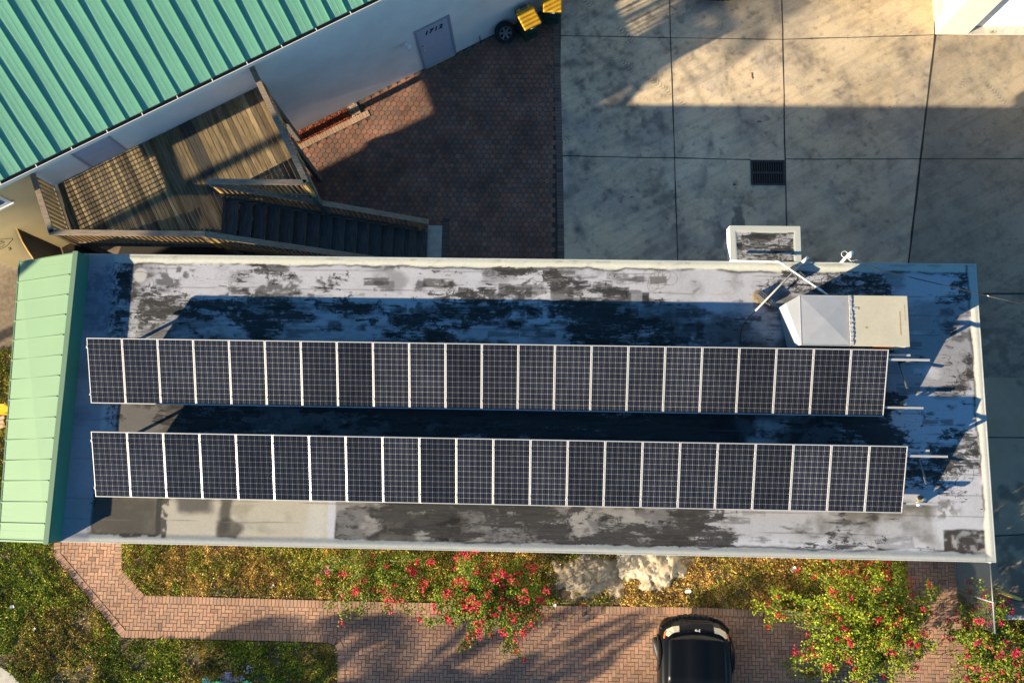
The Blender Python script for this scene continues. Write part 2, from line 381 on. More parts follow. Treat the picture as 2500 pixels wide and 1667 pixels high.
for ax_,ay_,an_,ln_,sd_ in ((2.2,13.2,-.75,3.0,1),(3.6,11.2,-.62,3.4,2),(6.6,10.6,-.45,3.0,3),(12.6,11.2,1.1,1.2,4),(2.6,12.4,.9,2.2,5),(13.6,10.9,-.9,1.6,6),(1.4,9.6,.35,2.4,7)):
    u_=(X-ax_)*math.cos(an_)+(Y-ay_)*math.sin(an_); v_=-(X-ax_)*math.sin(an_)+(Y-ay_)*math.cos(an_)+.12*u_*u_/ln_
    trd=(np.sin((u_+.6*np.abs(v_))*62)>.1)*1.0
    m_=np.exp(-(v_/.10)**4)*sm(ln_/2,ln_/2-.5,np.abs(u_)) if False else np.exp(-(v_/.10)**4)*(1-sm(ln_/2-.6,ln_/2,np.abs(u_)))
    C=lerp(C,(.10,.095,.085),m_*trd*sm(.42,.62,fbm(X*2.3,Y*2.3,4,66+sd_))*.55)
pav=[(X,Y,Fc,C)]
X2,Y2,F2_=grid(10.75,-5.2,17.0,2.5,.045); C2_=np.tile(np.array([.30,.245,.17]),(len(X2),1)); C2_=C2_*(.85+.35*fbm(X2*2.5,Y2*2.5,5,71))[:,None]
C2_=lerp(C2_,(.06,.055,.05),sm(.55,.7,fbm(X2*1.5,Y2*1.5,5,72))*.6)
tag(link('pavement',npmesh('pavement',np.c_[X2,Y2,np.zeros_like(X2)],F2_,C2_),M['concrete']),kind='structure')
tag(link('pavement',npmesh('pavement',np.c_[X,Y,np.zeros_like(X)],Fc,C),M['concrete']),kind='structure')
mb=MB()
def jstrip(a,b,wd):
    a=Vector((*px(*a),0)); b=Vector((*px(*b),0)); n=max(2,int((b-a).length/.5)); d=(b-a).normalized(); s=Vector((-d.y,d.x,0))
    prev=None
    for i in range(n+1):
        p=a.lerp(b,i/n)+s*random.uniform(-.006,.006); wv=wd*random.uniform(.7,1.3)/2
        if prev: mb.quad(prev[0]+Vector((0,0,.004)),prev[1]+Vector((0,0,.004)),p-s*wv+Vector((0,0,.004)),p+s*wv+Vector((0,0,.004)))
        prev=(p+s*wv,p-s*wv)
for a,b,wd in (((1633,-40),(1655,640),.03),((1908,-40),(1922,640),.032),((2283,86),(2217,650),.055),((2281,-40),(2283,86),.05),
    ((1366,88),(1908,97),.022),((1908,97),(2283,86),.024),((2283,86),(2560,80),.03),((1374,381),(1832,390),.024),((1916,389),(2540,388),.022),
    ((2378,718),(2600,716),.04),((2400,1067),(2600,1068),.025),((2420,1308),(2600,1299),.03)):
    jstrip(a,b,wd)
tag(mb.build('pavement_joint',M['joint']),kind='structure')

# hexagon-laid round cobbles (paved yard)
yard=[px(560,700),px(1366,700),px(1350,-30),px(1330,-60),px(640,360)]
A0=at(720.6,323,0); ANG=rad(28.21); DW=Vector((math.cos(ANG),math.sin(ANG),0)); NW_=Vector((DW.y,-DW.x,0))
def wp(s,q,z): return A0+DW*s+NW_*q+Vector((0,0,z))
mb=MB(); mb.prism([(-8.2,4.3),(x0-.002,4.3),(x0-.002,15.4),wp(9,-.1,0)[:2],wp(-2,-.1,0)[:2]],-.03,.004); tag(mb.build('yard_bed',M['joint_sand']),kind='structure')
P=.172; V=[];Fc=[];C=[]; NS=10
ca=[(math.cos(2*math.pi*k/NS),math.sin(2*math.pi*k/NS)) for k in range(NS)]
pal=np.array([(.34,.20,.135),(.30,.19,.14),(.26,.20,.155),(.22,.185,.155),(.36,.225,.15),(.19,.165,.145),(.30,.17,.12)])
ex0=at(1354,300,0).x
ro=0; y=4.4
def stone(cx_,cy_,r,h):
    b=len(V); c=(pal[RNG.integers(len(pal))]*.6+pal.mean(0)*.4)*RNG.uniform(.86,1.1)*(1,.93,.92)
    for (a_,b_) in ca: V.append((cx_+a_*r,cy_+b_*r,h-.008)); C.append(c*.8)
    for (a_,b_) in ca: V.append((cx_+a_*r*.945,cy_+b_*r*.945,h)); C.append(c)
    for k in range(NS):
        k2=(k+1)%NS; Fc.append((b+k,b+k2,b+NS+k2,b+NS+k))
    top.append([b+NS+k for k in range(NS)])
top=[]
wl_n=NW_
while y<15.2:
    xx=-8.2+(P/2 if ro%2 else 0)
    while xx<ex0-.02:
        q=(Vector((xx,y,0))-A0).dot(NW_)
        if q>.02:
            s_=(Vector((xx,y,0))-A0).dot(DW)
            if not(s_<2.25 and q<.62): stone(xx,y,P*.496,.016)
            for sy in (1,-1):
                xt=xx; yt=y+sy*P*.577
                if (Vector((xt,yt,0))-A0).dot(NW_)>.05 and not(s_<2.25 and q<.62) and xt<ex0-.03: stone(xt,yt,P*.085,.012)
        xx+=P
    y+=P*.866; ro+=1
me=bpy.data.meshes.new('cobbles'); me.from_pydata(V,[],Fc+[tuple(t_) for t_ in top]); setcol(me,np.array(C))
tag(link('cobbles',me,M['cobble']),kind='structure')

# brick laying ------------------------------------------------------
BP=np.array([(.43,.235,.155),(.40,.225,.15),(.46,.27,.165),(.36,.22,.155),(.30,.21,.16),(.44,.25,.17),(.38,.25,.17),(.48,.285,.175)])
def clip(poly,a,b):  # keep left of a->b
    out=[]
    for i in range(len(poly)):
        p=poly[i];q=poly[(i+1)%len(poly)]
        dp=(b[0]-a[0])*(p[1]-a[1])-(b[1]-a[1])*(p[0]-a[0]); dq=(b[0]-a[0])*(q[1]-a[1])-(b[1]-a[1])*(q[0]-a[0])
        if dp>=0: out.append(p)
        if (dp>=0)!=(dq>=0):
            t=dp/(dp-dq); out.append((p[0]+(q[0]-p[0])*t,p[1]+(q[1]-p[1])*t))
    return out
def brick_top(mb,poly,z,shift=True):
    if len(poly)<3: return
    cx_=sum(p[0] for p in poly)/len(poly);cy_=sum(p[1] for p in poly)/len(poly)
    c=(BP[RNG.integers(len(BP))]*.6+BP.mean(0)*.4)*RNG.uniform(.92,1.08)
    if RNG.random()<.05: c=c*.68
    mb.cur=tuple(c)
    n=len(poly); zz=z+RNG.uniform(-.0015,.0015); ins=.92
    lo=[(p[0],p[1],zz-.012) for p in poly]; hi=[(cx_+(p[0]-cx_)*ins if abs(p[0]-cx_)<.06 else p[0]-math.copysign(.004,p[0]-cx_), p[1]-math.copysign(.004,p[1]-cy_),zz) for p in poly]
    mb.add(lo+hi,[tuple(range(n,2*n))]+[(i,(i+1)%n,n+(i+1)%n,n+i) for i in range(n)])
def herring(mb,polys,z,a=.1013):
    g=.0045
    xs=[p[0] for P_ in polys for p in P_]; ys=[p[1] for P_ in polys for p in P_]
    i0=int(min(xs)/a)-3;i1=int(max(xs)/a)+3;j0=int(min(ys)/a)-3;j1=int(max(ys)/a)+3
    for i in range(i0,i1):
        for j in range(j0,j1):
            k=(i-j)%4
            if k==0: r=(i,j,2,1)
            elif k==2: r=(i,j-1,1,2)
            else: continue
            x_=r[0]*a;y_=r[1]*a;w_=r[2]*a;h_=r[3]*a
            R_=[(x_+g,y_+g),(x_+w_-g,y_+g),(x_+w_-g,y_+h_-g),(x_+g,y_+h_-g)]
            for P_ in polys:
                if max(p[0] for p in P_)<x_ or min(p[0] for p in P_)>x_+w_ or max(p[1] for p in P_)<y_ or min(p[1] for p in P_)>y_+h_: continue
                q=R_
                for e in range(len(P_)):
                    q=clip(q,P_[e],P_[(e+1)%len(P_)])
                    if len(q)<3: break
                if len(q)>=3: brick_top(mb,q,z)
def ccw(P_):
    return P_ if sum(P_[i][0]*P_[(i+1)%len(P_)][1]-P_[(i+1)%len(P_)][0]*P_[i][1] for i in range(len(P_)))>0 else P_[::-1]
pieces=[[(132,1290),(301,1290),(298,1388),(132.6,1358)],[(132.6,1358),(298,1388),(354.5,1452),(321,1556),(298,1554.5)],
        [(354.5,1452),(825,1465.5),(825,1568),(321,1556)],[(825,1465.5),(1900,1489),(2345,1500),(2375,1800),(823,1800)],
        [(2212,1340),(2332,1340),(2345,1500),(2212,1497)]]
polys=[ccw([px(*p) for p in pc]) for pc in pieces]
mb=MB()
for p_ in polys: mb.prism(p_,-.02,.016)
tag(mb.build('path_bed',M['joint_sand']),kind='structure')
mb=MB(); herring(mb,polys,.026); tag(mb.build('brick_path',M['brick'],colr=True),kind='structure')
# soldier course borders
mb=MB(); mj=MB()
def soldier(pts,side,z=.034,L=.205,wd=.1013):
    pts=[Vector((*px(*p),0)) for p in pts]
    for a,b in zip(pts[:-1],pts[1:]):
        d=(b-a);Ln=d.length;d.normalize();s=Vector((-d.y,d.x,0))*side
        mj.hexa([a,b,b+s*L,a+s*L] if side>0 else [a+s*L,b+s*L,b,a],[p_+Vector((0,0,z-.006)) for p_ in ([a,b,b+s*L,a+s*L] if side>0 else [a+s*L,b+s*L,b,a])])
        n=max(1,round(Ln/wd))
        for i in range(n):
            p=a+d*(Ln*i/n+.004);q=a+d*(Ln*(i+1)/n-.004)
            poly=[(p.x,p.y),(q.x,q.y),((q+s*(L-.006)).x,(q+s*(L-.006)).y),((p+s*(L-.006)).x,(p+s*(L-.006)).y)]
            brick_top(mb,ccw(poly),z)
soldier([(301,1290),(298,1388),(354.5,1452),(825,1465.5),(1340,1477),(1690,1481),(1900,1489),(2212,1497)],-1)
soldier([(132,1290),(132.6,1358),(298,1554.5),(321,1556),(700,1564),(800,1567.5),(817,1574),(825,1588),(823,1800)],1)
soldier([(2332,1340),(2333,1440),(2347,1510),(2375,1800)],-1)
tag(mj.build('border_bed',M['joint_sand']),kind='structure')
tag(mb.build('brick_border',M['brick'],colr=True),kind='structure')
# brick strip between the cobbles and the concrete
mb=MB(); mj=MB(); BPs=BP; BP=np.array([(.20,.145,.115),(.17,.13,.11),(.23,.16,.13)])
soldier([(1366,-40),(1366,88),(1374,381),(1378,640)],-1,.022,.2)
BP=np.array([(.42,.27,.18),(.38,.25,.17),(.46,.30,.2)])
# edging round the mulch bed
def wpx(s,q): p=wp(s,q,0); return p
def soldierw(a,b,side,z=.03,L=.2):
    a=a.copy();b=b.copy();d=(b-a);Ln=d.length;d.normalize();s=Vector((-d.y,d.x,0))*side;n=max(1,round(Ln/.1013))
    q4=[a,b,b+s*L,a+s*L]; q4=q4 if side>0 else q4[::-1]
    mj.hexa([p+Vector((0,0,-.02)) for p in q4],[p+Vector((0,0,z-.006)) for p in q4])
    for i in range(n):
        p=a+d*(Ln*i/n+.004);q=a+d*(Ln*(i+1)/n-.004)
        brick_top(mb,ccw([(p.x,p.y),(q.x,q.y),((q+s*L).x,(q+s*L).y),((p+s*L).x,(p+s*L).y)]),z)
soldierw(wp(-.3,.40,0),wp(2.24,.40,0),-1); soldierw(wp(2.04,.02,0),wp(2.04,.39,0),-1)
BP=np.array([(.17,.125,.10),(.15,.115,.095)])
soldierw(Vector((-2.74,5.0,0)),Vector((-2.74,6.95,0)),-1)
BP=BPs
tag(mj.build('edging_bed',M['joint_sand']),kind='structure')
tag(mb.build('brick_edging',M['brick'],colr=True),kind='structure')

# soil under the lawns, kerb slab in the corner
lawn_left=[px(*p) for p in ((-90,1250),(131,1250),(132,1358),(298,1556),(800,1569),(817,1576),(824,1590),(822,1740),(-90,1740))]
lawn_strip=[px(*p) for p in ((302,1290),(2212,1330),(2212,1496),(1900,1488),(1690,1480),(354.5,1451),(298.5,1387))]
lawn_right=[px(*p) for p in ((2334,1442),(2420,1512),(2560,1516),(2560,1760),(2372,1760),(2347,1512))]
lawn_west=[px(*p) for p in ((-120,860),(90,850),(90,1250),(-120,1250))]
mb=MB()
for P_ in (lawn_left,lawn_strip,lawn_right,lawn_west): mb.prism([tuple(p) for p in P_],-.05,.006)
tag(mb.build('soil',M['soil']),kind='structure')
mb=MB(); cp=[px(-60,1600),px(0,1624),px(25,1640),px(48,1662),px(60,1700),px(60,1760),px(-60,1760)]
mb.prism(cp,-.05,.03); tag(mb.build('pavement_corner',M['curb'],bev=.01),kind='structure')

# ------------------------------------------------------------------ leaves and grass
def leafmesh(name,Pt,D,Nn,L,W,C):
    D=D/np.linalg.norm(D,axis=1)[:,None]; S=np.cross(Nn,D); S/= (np.linalg.norm(S,axis=1)[:,None]+1e-9)
    up=np.cross(D,S)
    n=len(Pt);L=L[:,None];W=W[:,None]
    a=Pt;b=Pt+D*L*.45+S*W*.5+up*W*.12;c=Pt+D*L;d=Pt+D*L*.45-S*W*.5+up*W*.12
    V=np.stack([a,b,c,d],1).reshape(-1,3); Fc=np.arange(n*4).reshape(n,4)
    return npmesh(name,V,Fc,np.repeat(C,4,0))
def grass(name,polyg,dens,seed,label,dryfn,holes=None,lmin=.04,lmax=.095,dark=1.6,zb=.006):
    rng=np.random.default_rng(seed)
    xs=[p[0] for p in polyg];ys=[p[1] for p in polyg]
    A=(max(xs)-min(xs))*(max(ys)-min(ys));n=int(A*dens)
    x=rng.uniform(min(xs),max(xs),n);y=rng.uniform(min(ys),max(ys),n)
    k=inpoly(x,y,polyg)
    cl=fbm(x*2.3,y*2.3,4,seed)*.6+fbm(x*9,y*9,2,seed+4)*.4
    k&=rng.random(n)<sm(.28,.5,cl)*.85+.15
    if holes is not None: k&=~(holes(x,y)>rng.random(n))
    x=x[k];y=y[k];cl=cl[k];n=len(x)
    th=rng.uniform(0,2*np.pi,n);el=rng.uniform(.05,1.1,n)
    D=np.c_[np.cos(th)*np.cos(el),np.sin(th)*np.cos(el),np.sin(el)]
    Nn=np.c_[rng.normal(0,.5,n),rng.normal(0,.5,n),np.ones(n)]
    hgt=sm(.35,.65,cl)*.07*rng.uniform(.2,1,n)
    dry=np.clip(dryfn(x,y)+rng.normal(0,.16,n),0,1)
    g=np.array([(.075,.125,.010),(.05,.092,.010),(.145,.17,.018),(.03,.058,.008),(.19,.19,.03)])[rng.choice(5,n,p=[.3,.27,.18,.15,.1])]
    dr=np.array([(.26,.175,.06),(.20,.125,.045),(.34,.25,.12),(.13,.08,.03)])[rng.choice(4,n,p=[.35,.3,.15,.2])]
    isd=rng.random(n)<dry
    C=np.where(isd[:,None],dr,g)*rng.uniform(.72,1.2,n)[:,None]*dark*(.62+.75*sm(.34,.66,fbm(x*3.1,y*3.1,3,seed+20)))[:,None]
    me=leafmesh(name,np.c_[x,y,zb+hgt],D,Nn,rng.uniform(lmin,lmax,n),rng.uniform(.014,.036,n),C)
    return tag(link(name,me,M['grass']),label,'grass',kind='stuff')
dl=lambda x,y: sm(.42,.7,fbm(x*1.1,y*1.1,4,77))*.5+.03
grass('grass',lawn_left,2600,1,'thin green lawn with bare patches left of the brick path',dl,lambda x,y: sm(.56,.7,fbm(x*1.3+5,y*1.3,4,5))*.85+inpoly(x,y,cp)*1.0)
s1=[Vector((*px(*p),0)) for p in ((1440,1430),(1600,1395))]
def sandmask(x,y):
    a=np.hypot((x-s1[0].x)/1.15,(y-s1[0].y-.1)/.68); b=np.hypot((x-s1[1].x)/.9,(y-s1[1].y-.1)/.6)
    return np.clip(1.18-np.minimum(a,b)+(fbm(x*4,y*4,4,88)-.5)*1.1,0,1)*1.5
ds=lambda x,y: np.clip(.34+.5*sm(.4,.6,fbm(x*1.3,y*1.3,4,70))+.25*np.exp(-((x-5.5)/2)**2),0,1)
grass('grass',lawn_strip,2700,2,'dry yellowing grass strip between the flat roof and the brick path',ds,sandmask)
grass('grass',lawn_right,2600,3,'green grass in the corner right of the brick path',lambda x,y: .18+0*x)
grass('grass',lawn_west,2200,4,'dark grass beside the lower end of the mint green eave',lambda x,y: .25+0*x,dark=1.2)

# mulch bed of red bark chips
rng=np.random.default_rng(5); n=3200
s_=rng.uniform(-.3,2.0,n);q_=rng.uniform(.04,.40,n)
Pt=np.array([wp(a_,b_,0)[:] for a_,b_ in zip(s_,q_)]);Pt[:,2]=.012+rng.uniform(0,.03,n)
th=rng.uniform(0,2*np.pi,n);D=np.c_[np.cos(th),np.sin(th),rng.normal(0,.35,n)]
C=np.array([(.42,.09,.03),(.32,.065,.025),(.50,.14,.05),(.20,.05,.02)])[rng.integers(0,4,n)]*rng.uniform(.7,1.2,n)[:,None]
pale=(s_>1.72)[:,None]*(rng.random(n)<.75)[:,None]; C=np.where(pale,np.array([.55,.47,.35])*rng.uniform(.8,1.1,n)[:,None],C)
tag(link('mulch',leafmesh('mulch',Pt,D,np.c_[rng.normal(0,.6,n),rng.normal(0,.6,n),np.ones(n)],rng.uniform(.03,.06,n),rng.uniform(.012,.022,n),C),M['mulch']),'red bark mulch in the narrow bed at the foot of the wall','mulch',kind='stuff')

# sand piles
def sandpile(label,c,rx,ry,h,seed,tint):
    X,Y,Fc=grid(c[0]-rx,c[1]-ry,c[0]+rx,c[1]+ry,.03)
    r=np.hypot((X-c[0])/rx,(Y-c[1])/ry)+ (fbm(X*2.0,Y*2.0,5,seed)-.5)*1.0
    hh=sm(1.0,.35,r)*h if False else (1-sm(.35,1.0,r))*h
    d=fbm(X*3.0+.8*Y,Y*2.4,4,seed+3); lump=np.abs(fbm(X*5+Y*3,Y*5-X*2,3,seed+9)-.5)
    Z=hh*(.72+.5*d)-.02-(1-sm(0,.25,hh/h))*.03 - np.exp(-((d-.45)/.05)**2)*.02*(hh/h) - (.10-np.minimum(lump,.10))*.30*(hh/h)
    C=np.tile(np.array(tint),(len(X),1)); C=lerp(C,(.20,.15,.09),sm(.46,.62,fbm(X*3,Y*3,5,seed+5))*.75*(1-np.clip(hh/h,0,1)*.7)); C=lerp(C,(.17,.14,.10),sm(.55,.66,fbm(X*7,Y*7,4,seed+6))*.6)
    o=link('sand_pile',npmesh('sand_pile',np.c_[X,Y,Z],Fc,C,True),M['sand'])
    return tag(o,label,'sand pile')
sandpile('bright white lumpy sand pile against the edge of the flat roof',(s1[1].x,s1[1].y+.22),1.1,.74,.34,3,(.50,.42,.30))
sandpile('greyish sand heap with weeds next to the dense red shrub',(s1[0].x-.05,s1[0].y+.26),1.25,.74,.18,8,(.34,.285,.205))

# ================================================================== FLAT ROOF BUILDING
bx0,bx1,by0,by1,ZR,ZP=-11.28,10.65,-2.147,4.856,3.53,3.60
fb=thing('flat_roof_building','long low building with a stained white flat roof carrying two panel rows','building',(0,0,0))
mb=MB(); mb.box(bx0+.06,by0+.06,-.05,bx1-.06,by1-.06,ZR-.05); mb.box(-12.7,by0+.25,-.05,bx0+.06,by1-.12,2.9); mb.build('wall',M['stucco_white'],fb)
X,Y,Fc=grid(bx0,by0+.03,bx1-.03,by1-.03,.024)
W_=(.44,.45,.49); DK=(.018,.018,.02); GR=(.075,.072,.07); BR=(.085,.078,.066); CRM=(.40,.37,.29)
C=np.tile(np.array(W_),(len(X),1))
f1=fbm(X*.9,Y*1.3,5,101); f2=fbm(X*2.4,Y*9,4,102); f3=fbm(X*.55,Y*.7,4,103); f4=fbm(X*5,Y*28,3,104); f5=fbm(X*6,Y*6,4,105)
C=lerp(C,(.37,.38,.405),sm(.42,.68,f1)*.6)
C=lerp(C,(.49,.51,.565),sm(.5,.7,f3)*.4)
def RW(x,y): p=dat(x,y,ZR); return p.x,p.y
def zone(x0_,y0_,x1_,y1_,soft=.12,wob=.12,seed=1):
    a=RW(x0_,y1_);b=RW(x1_,y0_); w1=(fbm(X*2.1,Y*2.1,4,seed)-.5)*2*wob
    dx=np.minimum(X-a[0],b[0]-X)+w1; dy=np.minimum(Y-a[1],b[1]-Y)+w1
    return sm(0,soft,dx)*sm(0,soft,dy)
def ell(x_,y_,rx,ry,soft=.25,wob=.3,seed=1):
    c=RW(x_,y_); r=np.hypot((X-c[0])/rx,(Y-c[1])/ry)+(fbm(X*4,Y*4,4,seed)-.5)*2*wob
    return 1-sm(1-soft,1+soft,r)
stroke=sm(.46,.62,f4*.45+f2*.55)
# dirt between and under the panel rows
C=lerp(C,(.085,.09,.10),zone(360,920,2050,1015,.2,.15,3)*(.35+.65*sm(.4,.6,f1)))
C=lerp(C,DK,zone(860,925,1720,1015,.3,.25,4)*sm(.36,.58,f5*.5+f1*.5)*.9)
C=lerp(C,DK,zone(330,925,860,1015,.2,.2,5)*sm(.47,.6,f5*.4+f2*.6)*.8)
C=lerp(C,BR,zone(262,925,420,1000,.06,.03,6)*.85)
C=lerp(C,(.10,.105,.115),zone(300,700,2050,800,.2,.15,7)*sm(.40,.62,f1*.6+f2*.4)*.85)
# brown wash near the ductwork
C=lerp(C,BR,ell(1800,690,1.7,.95,.6,.5,8)*(.15+.75*sm(.36,.62,f1)))
# south strip
C=lerp(C,CRM,zone(150,1140,760,1262,.1,.05,9)*.9)
C=lerp(C,BR,zone(203,1120,378,1228,.05,.03,10)*(.75+.25*f1))
C=lerp(C,(.042,.038,.032),zone(203,1120,378,1228,.05,.03,10)*sm(.4,.62,f1)*.6)
e=zone(196,1120,392,1236,.03,.05,10)-zone(212,1120,366,1224,.03,.05,10)
C=lerp(C,(.03,.03,.03),np.clip(e,0,1)*sm(.38,.5,f5)*.9)
C=lerp(C,GR,zone(392,1120,505,1190,.2,.12,11)*.9); C=lerp(C,(.055,.05,.042),zone(492,1130,545,1238,.14,.14,12)*.9)
C=lerp(C,(.05,.046,.04),ell(525,1215,.33,.24,.25,.35,13)*.9)
C=lerp(C,(.27,.25,.19),zone(520,1150,690,1232,.15,.12,14)*sm(.42,.6,f1)*.8)
C=lerp(C,(.46,.46,.42),zone(690,1140,762,1250,.25,.1,15)*.7)
dkz=zone(765,1140,1600,1250,.05,.03,16)
C=lerp(C,(.065,.061,.053),dkz*(.80+.20*sm(.35,.6,f1)))
C=lerp(C,DK,dkz*sm(.50,.63,f5*.5+f2*.5)*.75)
C=lerp(C,(.26,.255,.24),dkz*sm(.53,.68,fbm(X*1.6+4,Y*4,5,133))*.8)
C=lerp(C,(.27,.265,.25),zone(1280,1150,1600,1250,.2,.2,17)*sm(.5,.64,fbm(X*2.6+4,Y*3.4,5,134))*.8)
C=lerp(C,(.012,.012,.012),zone(988,1182,1064,1252,.12,.06,18)*(.6+.4*sm(.35,.55,f5)))
C=lerp(C,(.15,.145,.13),zone(1560,1140,2160,1250,.3,.2,19)*(.3+.7*sm(.38,.60,f1)))
C=lerp(C,(.035,.034,.032),zone(1560,1150,2040,1252,.3,.2,20)*sm(.53,.64,f2*.6+f1*.4)*.85)
C=lerp(C,(.045,.043,.04),zone(2168,1216,2286,1292,.04,.03,21)*(.55+.45*sm(.35,.55,f5)))
C=lerp(C,(.33,.32,.30),zone(2185,1225,2270,1280,.05,.1,22)*sm(.52,.6,fbm(X*3,Y*3,4,144))*.85)
# scattered roller strokes with square ends
rr=np.random.default_rng(21)
def rects(n_,xa,xb,ya,yb,wr,hr,st,seed):
    global C
    for i in range(n_):
        cx_=rr.uniform(xa,xb);cy_=rr.uniform(ya,yb);wd=rr.uniform(*wr);ht=rr.uniform(*hr);an=rr.normal(0,.05)+(rr.random()<.08)*rr.uniform(-.6,.6)
        sel=np.where((np.abs(X-cx_)<wd)&(np.abs(Y-cy_)<ht+wd*.3))[0]
        if len(sel)==0: continue
        xs=X[sel]-cx_;ys=Y[sel]-cy_;u=xs*math.cos(an)+ys*math.sin(an);v=-xs*math.sin(an)+ys*math.cos(an)
        nz=fbm(u*3+cx_*7,v*26+cy_*5,3,seed+i)*.6+fbm(u*9,v*9+i,3,seed+i+500)*.4
        m=sm(0,.02,wd/2-np.abs(u))*sm(0,.02,ht/2-np.abs(v))*sm(.38,.56,nz+rr.uniform(-.08,.10))*rr.uniform(.55,1)*st
        C[sel]=C[sel]*(1-m[:,None])+np.array(DK if rr.random()<.7 else (.07,.068,.065))*m[:,None]
rects(42,-9.5,7.0,2.7,4.45,(.2,1.0),(.06,.30),.85,1000)
rects(60,-1.8,3.2,3.2,4.45,(.25,1.1),(.08,.34),.95,2000)
rects(50,-9.0,6.5,1.9,3.3,(.2,.9),(.05,.26),.9,3000)
rects(36,6.0,10.0,-1.0,4.4,(.2,.8),(.06,.3),.75,4000)
rects(30,-10.2,8.0,.2,1.3,(.2,.8),(.05,.25),.8,5000)
rects(14,4.4,9.6,-1.9,-.9,(.25,.9),(.08,.3),.55,6000)
C=lerp(C,DK,sm(.55,.66,fbm(X*1.1,Y*2.6,5,150))*sm(.4,.55,f5)*.75*(Y>.2))
C=lerp(C,(.12,.12,.125),sm(.50,.66,fbm(X*.8+9,Y*1.6,5,151))*.55*(Y>.2))
# white repair patches
for i in range(22):
    cx_=rr.uniform(-9.5,9.8);cy_=rr.uniform(1.7,4.3);wd=rr.uniform(.2,.8);ht=rr.uniform(.1,.5)
    m=sm(0,.02,wd/2-np.abs(X-cx_))*sm(0,.02,ht/2-np.abs(Y-cy_))*rr.uniform(.1,.45); C=lerp(C,(.38,.385,.41),m)
# cracked tar near the two roof corners, tar rings
def cracks(x_,y_,rx,ry,seed,st=.95,sc_=5.):
    global C
    m=ell(x_,y_,rx,ry,.35,.3,seed); r1=np.abs(fbm(X*sc_,Y*sc_,3,seed+1)-.5); r2=np.abs(fbm(X*sc_*1.7+3,Y*sc_*1.7,2,seed+2)-.5)
    C=lerp(C,(.02,.02,.022),m*np.maximum(1-sm(.012,.035,r1),1-sm(.015,.04,r2))*st)
def ring(x_,y_,r,wd=.014,st=.8,arc=1.0,seed=0,c=(.03,.03,.03)):
    global C
    cx_,cy_=RW(x_,y_); d=np.abs(np.hypot(X-cx_,Y-cy_)-r+(vnoise(X*5,Y*5,seed)-.5)*.05)
    C=lerp(C,c,(1-sm(wd*.6,wd*1.6,d))*sm(.25,.5,vnoise(X*3+seed,Y*3,seed+5)+arc-.6)*st)
cracks(272,650,.42,.75,201); cracks(2165,1095,.55,.35,210); cracks(1880,655,.7,.25,220,.8); cracks(255,745,.2,.35,230)
C=lerp(C,(.05,.05,.05),ell(303,660,.22,.26,.2,.4,202)*sm(.4,.6,f5)*.85); C=lerp(C,(.47,.46,.45),ell(322,632,.17,.18,.15,.1,204)*.9)
C=lerp(C,DK,ell(278,660,.22,.42,.3,.5,205)*sm(.42,.55,f5)*.9)
for a_ in ((318,655,.36),(2205,1085,.32)): ring(*a_,wd=.010,st=.5,arc=.75,seed=int(a_[0]))
for a_ in ((1495,632,.17),(1510,645,.2),(1525,632,.14),(1538,640,.17),(1500,655,.13),(1512,628,.1)): ring(*a_,wd=.012,st=.5,seed=int(a_[0]),c=(.16,.15,.14))
C=lerp(C,(.12,.115,.10),ell(2165,1170,.4,.22,.3,.4,240)*sm(.4,.55,f5)*.8)
C=lerp(C,(.13,.12,.11),ell(2215,855,.2,.42,.35,.5,242)*sm(.42,.56,f5)*.75)
# lap seams of the roofing rolls
for k_,ys in enumerate(np.arange(-1.6,4.6,.47)):
    d=np.abs(Y-ys+(vnoise(X*.7,X*0+k_,300+k_)-.5)*.03); C=lerp(C,(.12,.115,.11),(1-sm(.006,.02,d))*sm(.35,.6,fbm(X*1.2,X*0+k_,3,310+k_))*.6)
# painted coping band along the edges with a ragged inner line
wob=(fbm(X*2.2,Y*2.2,4,400)-.5)*.14
for dd,bw in ((by1-Y,.20),(Y-by0,.175),(bx1-X,.19)):
    e_=dd-bw-wob
    keep=np.where(dd is by1-Y,1,1)
    C=lerp(C,(.035,.033,.03),np.exp(-((e_-.03)/.03)**2)*sm(.3,.5,fbm(X*1.4,Y*1.4,3,410))*.85*((X>-10.1) if bw!=.175 else (X>-2.6)))
    band=(1-sm(-.01,.02,e_))
    C=lerp(C,(.47,.49,.43) if bw==.20 else (.45,.46,.42),band*.95)
C=lerp(C,(.10,.09,.08),(1-sm(.0,.2,by1-Y))*sm(.62,.7,fbm(X*3,Y*14,3,420))*.4)
# parapet upstand behind the green eave
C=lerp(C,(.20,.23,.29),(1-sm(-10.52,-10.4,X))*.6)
C=C*(.94+.12*vnoise(X*38,Y*38,6)[:,None])
bw_=np.minimum(np.minimum(by1-Y,Y-by0),bx1-X)
den=.27+.55*sm(.38,.66,fbm(X*.75,Y*1.4,4,601))
den+=.28*zone(930,605,1340,690,.3,.2,610)+.18*zone(300,700,2050,800,.2,.1,611)+.30*zone(330,920,2050,1015,.2,.1,612)
den+=.22*zone(765,1140,1700,1250,.1,.05,613)+.15*zone(1900,620,2260,1100,.3,.2,614)+.35*ell(275,650,.4,.8,.4,.3,615)
den-=.55*zone(150,1140,765,1262,.1,.05,616)+.25*zone(1450,610,1700,690,.2,.1,617)+.35*zone(1950,1130,2170,1250,.3,.2,618)
den*=sm(.10,.26,bw_)*sm(-10.45,-10.3,X)*.97+.03
Z=ZR+.035*(1-sm(.08,.24,bw_))+.012*(f1-.5)
link('roof',npmesh('roof',np.c_[X,Y,Z],Fc,np.c_[C,np.clip(den,0,1.2)],True),M['roofing'],fb)
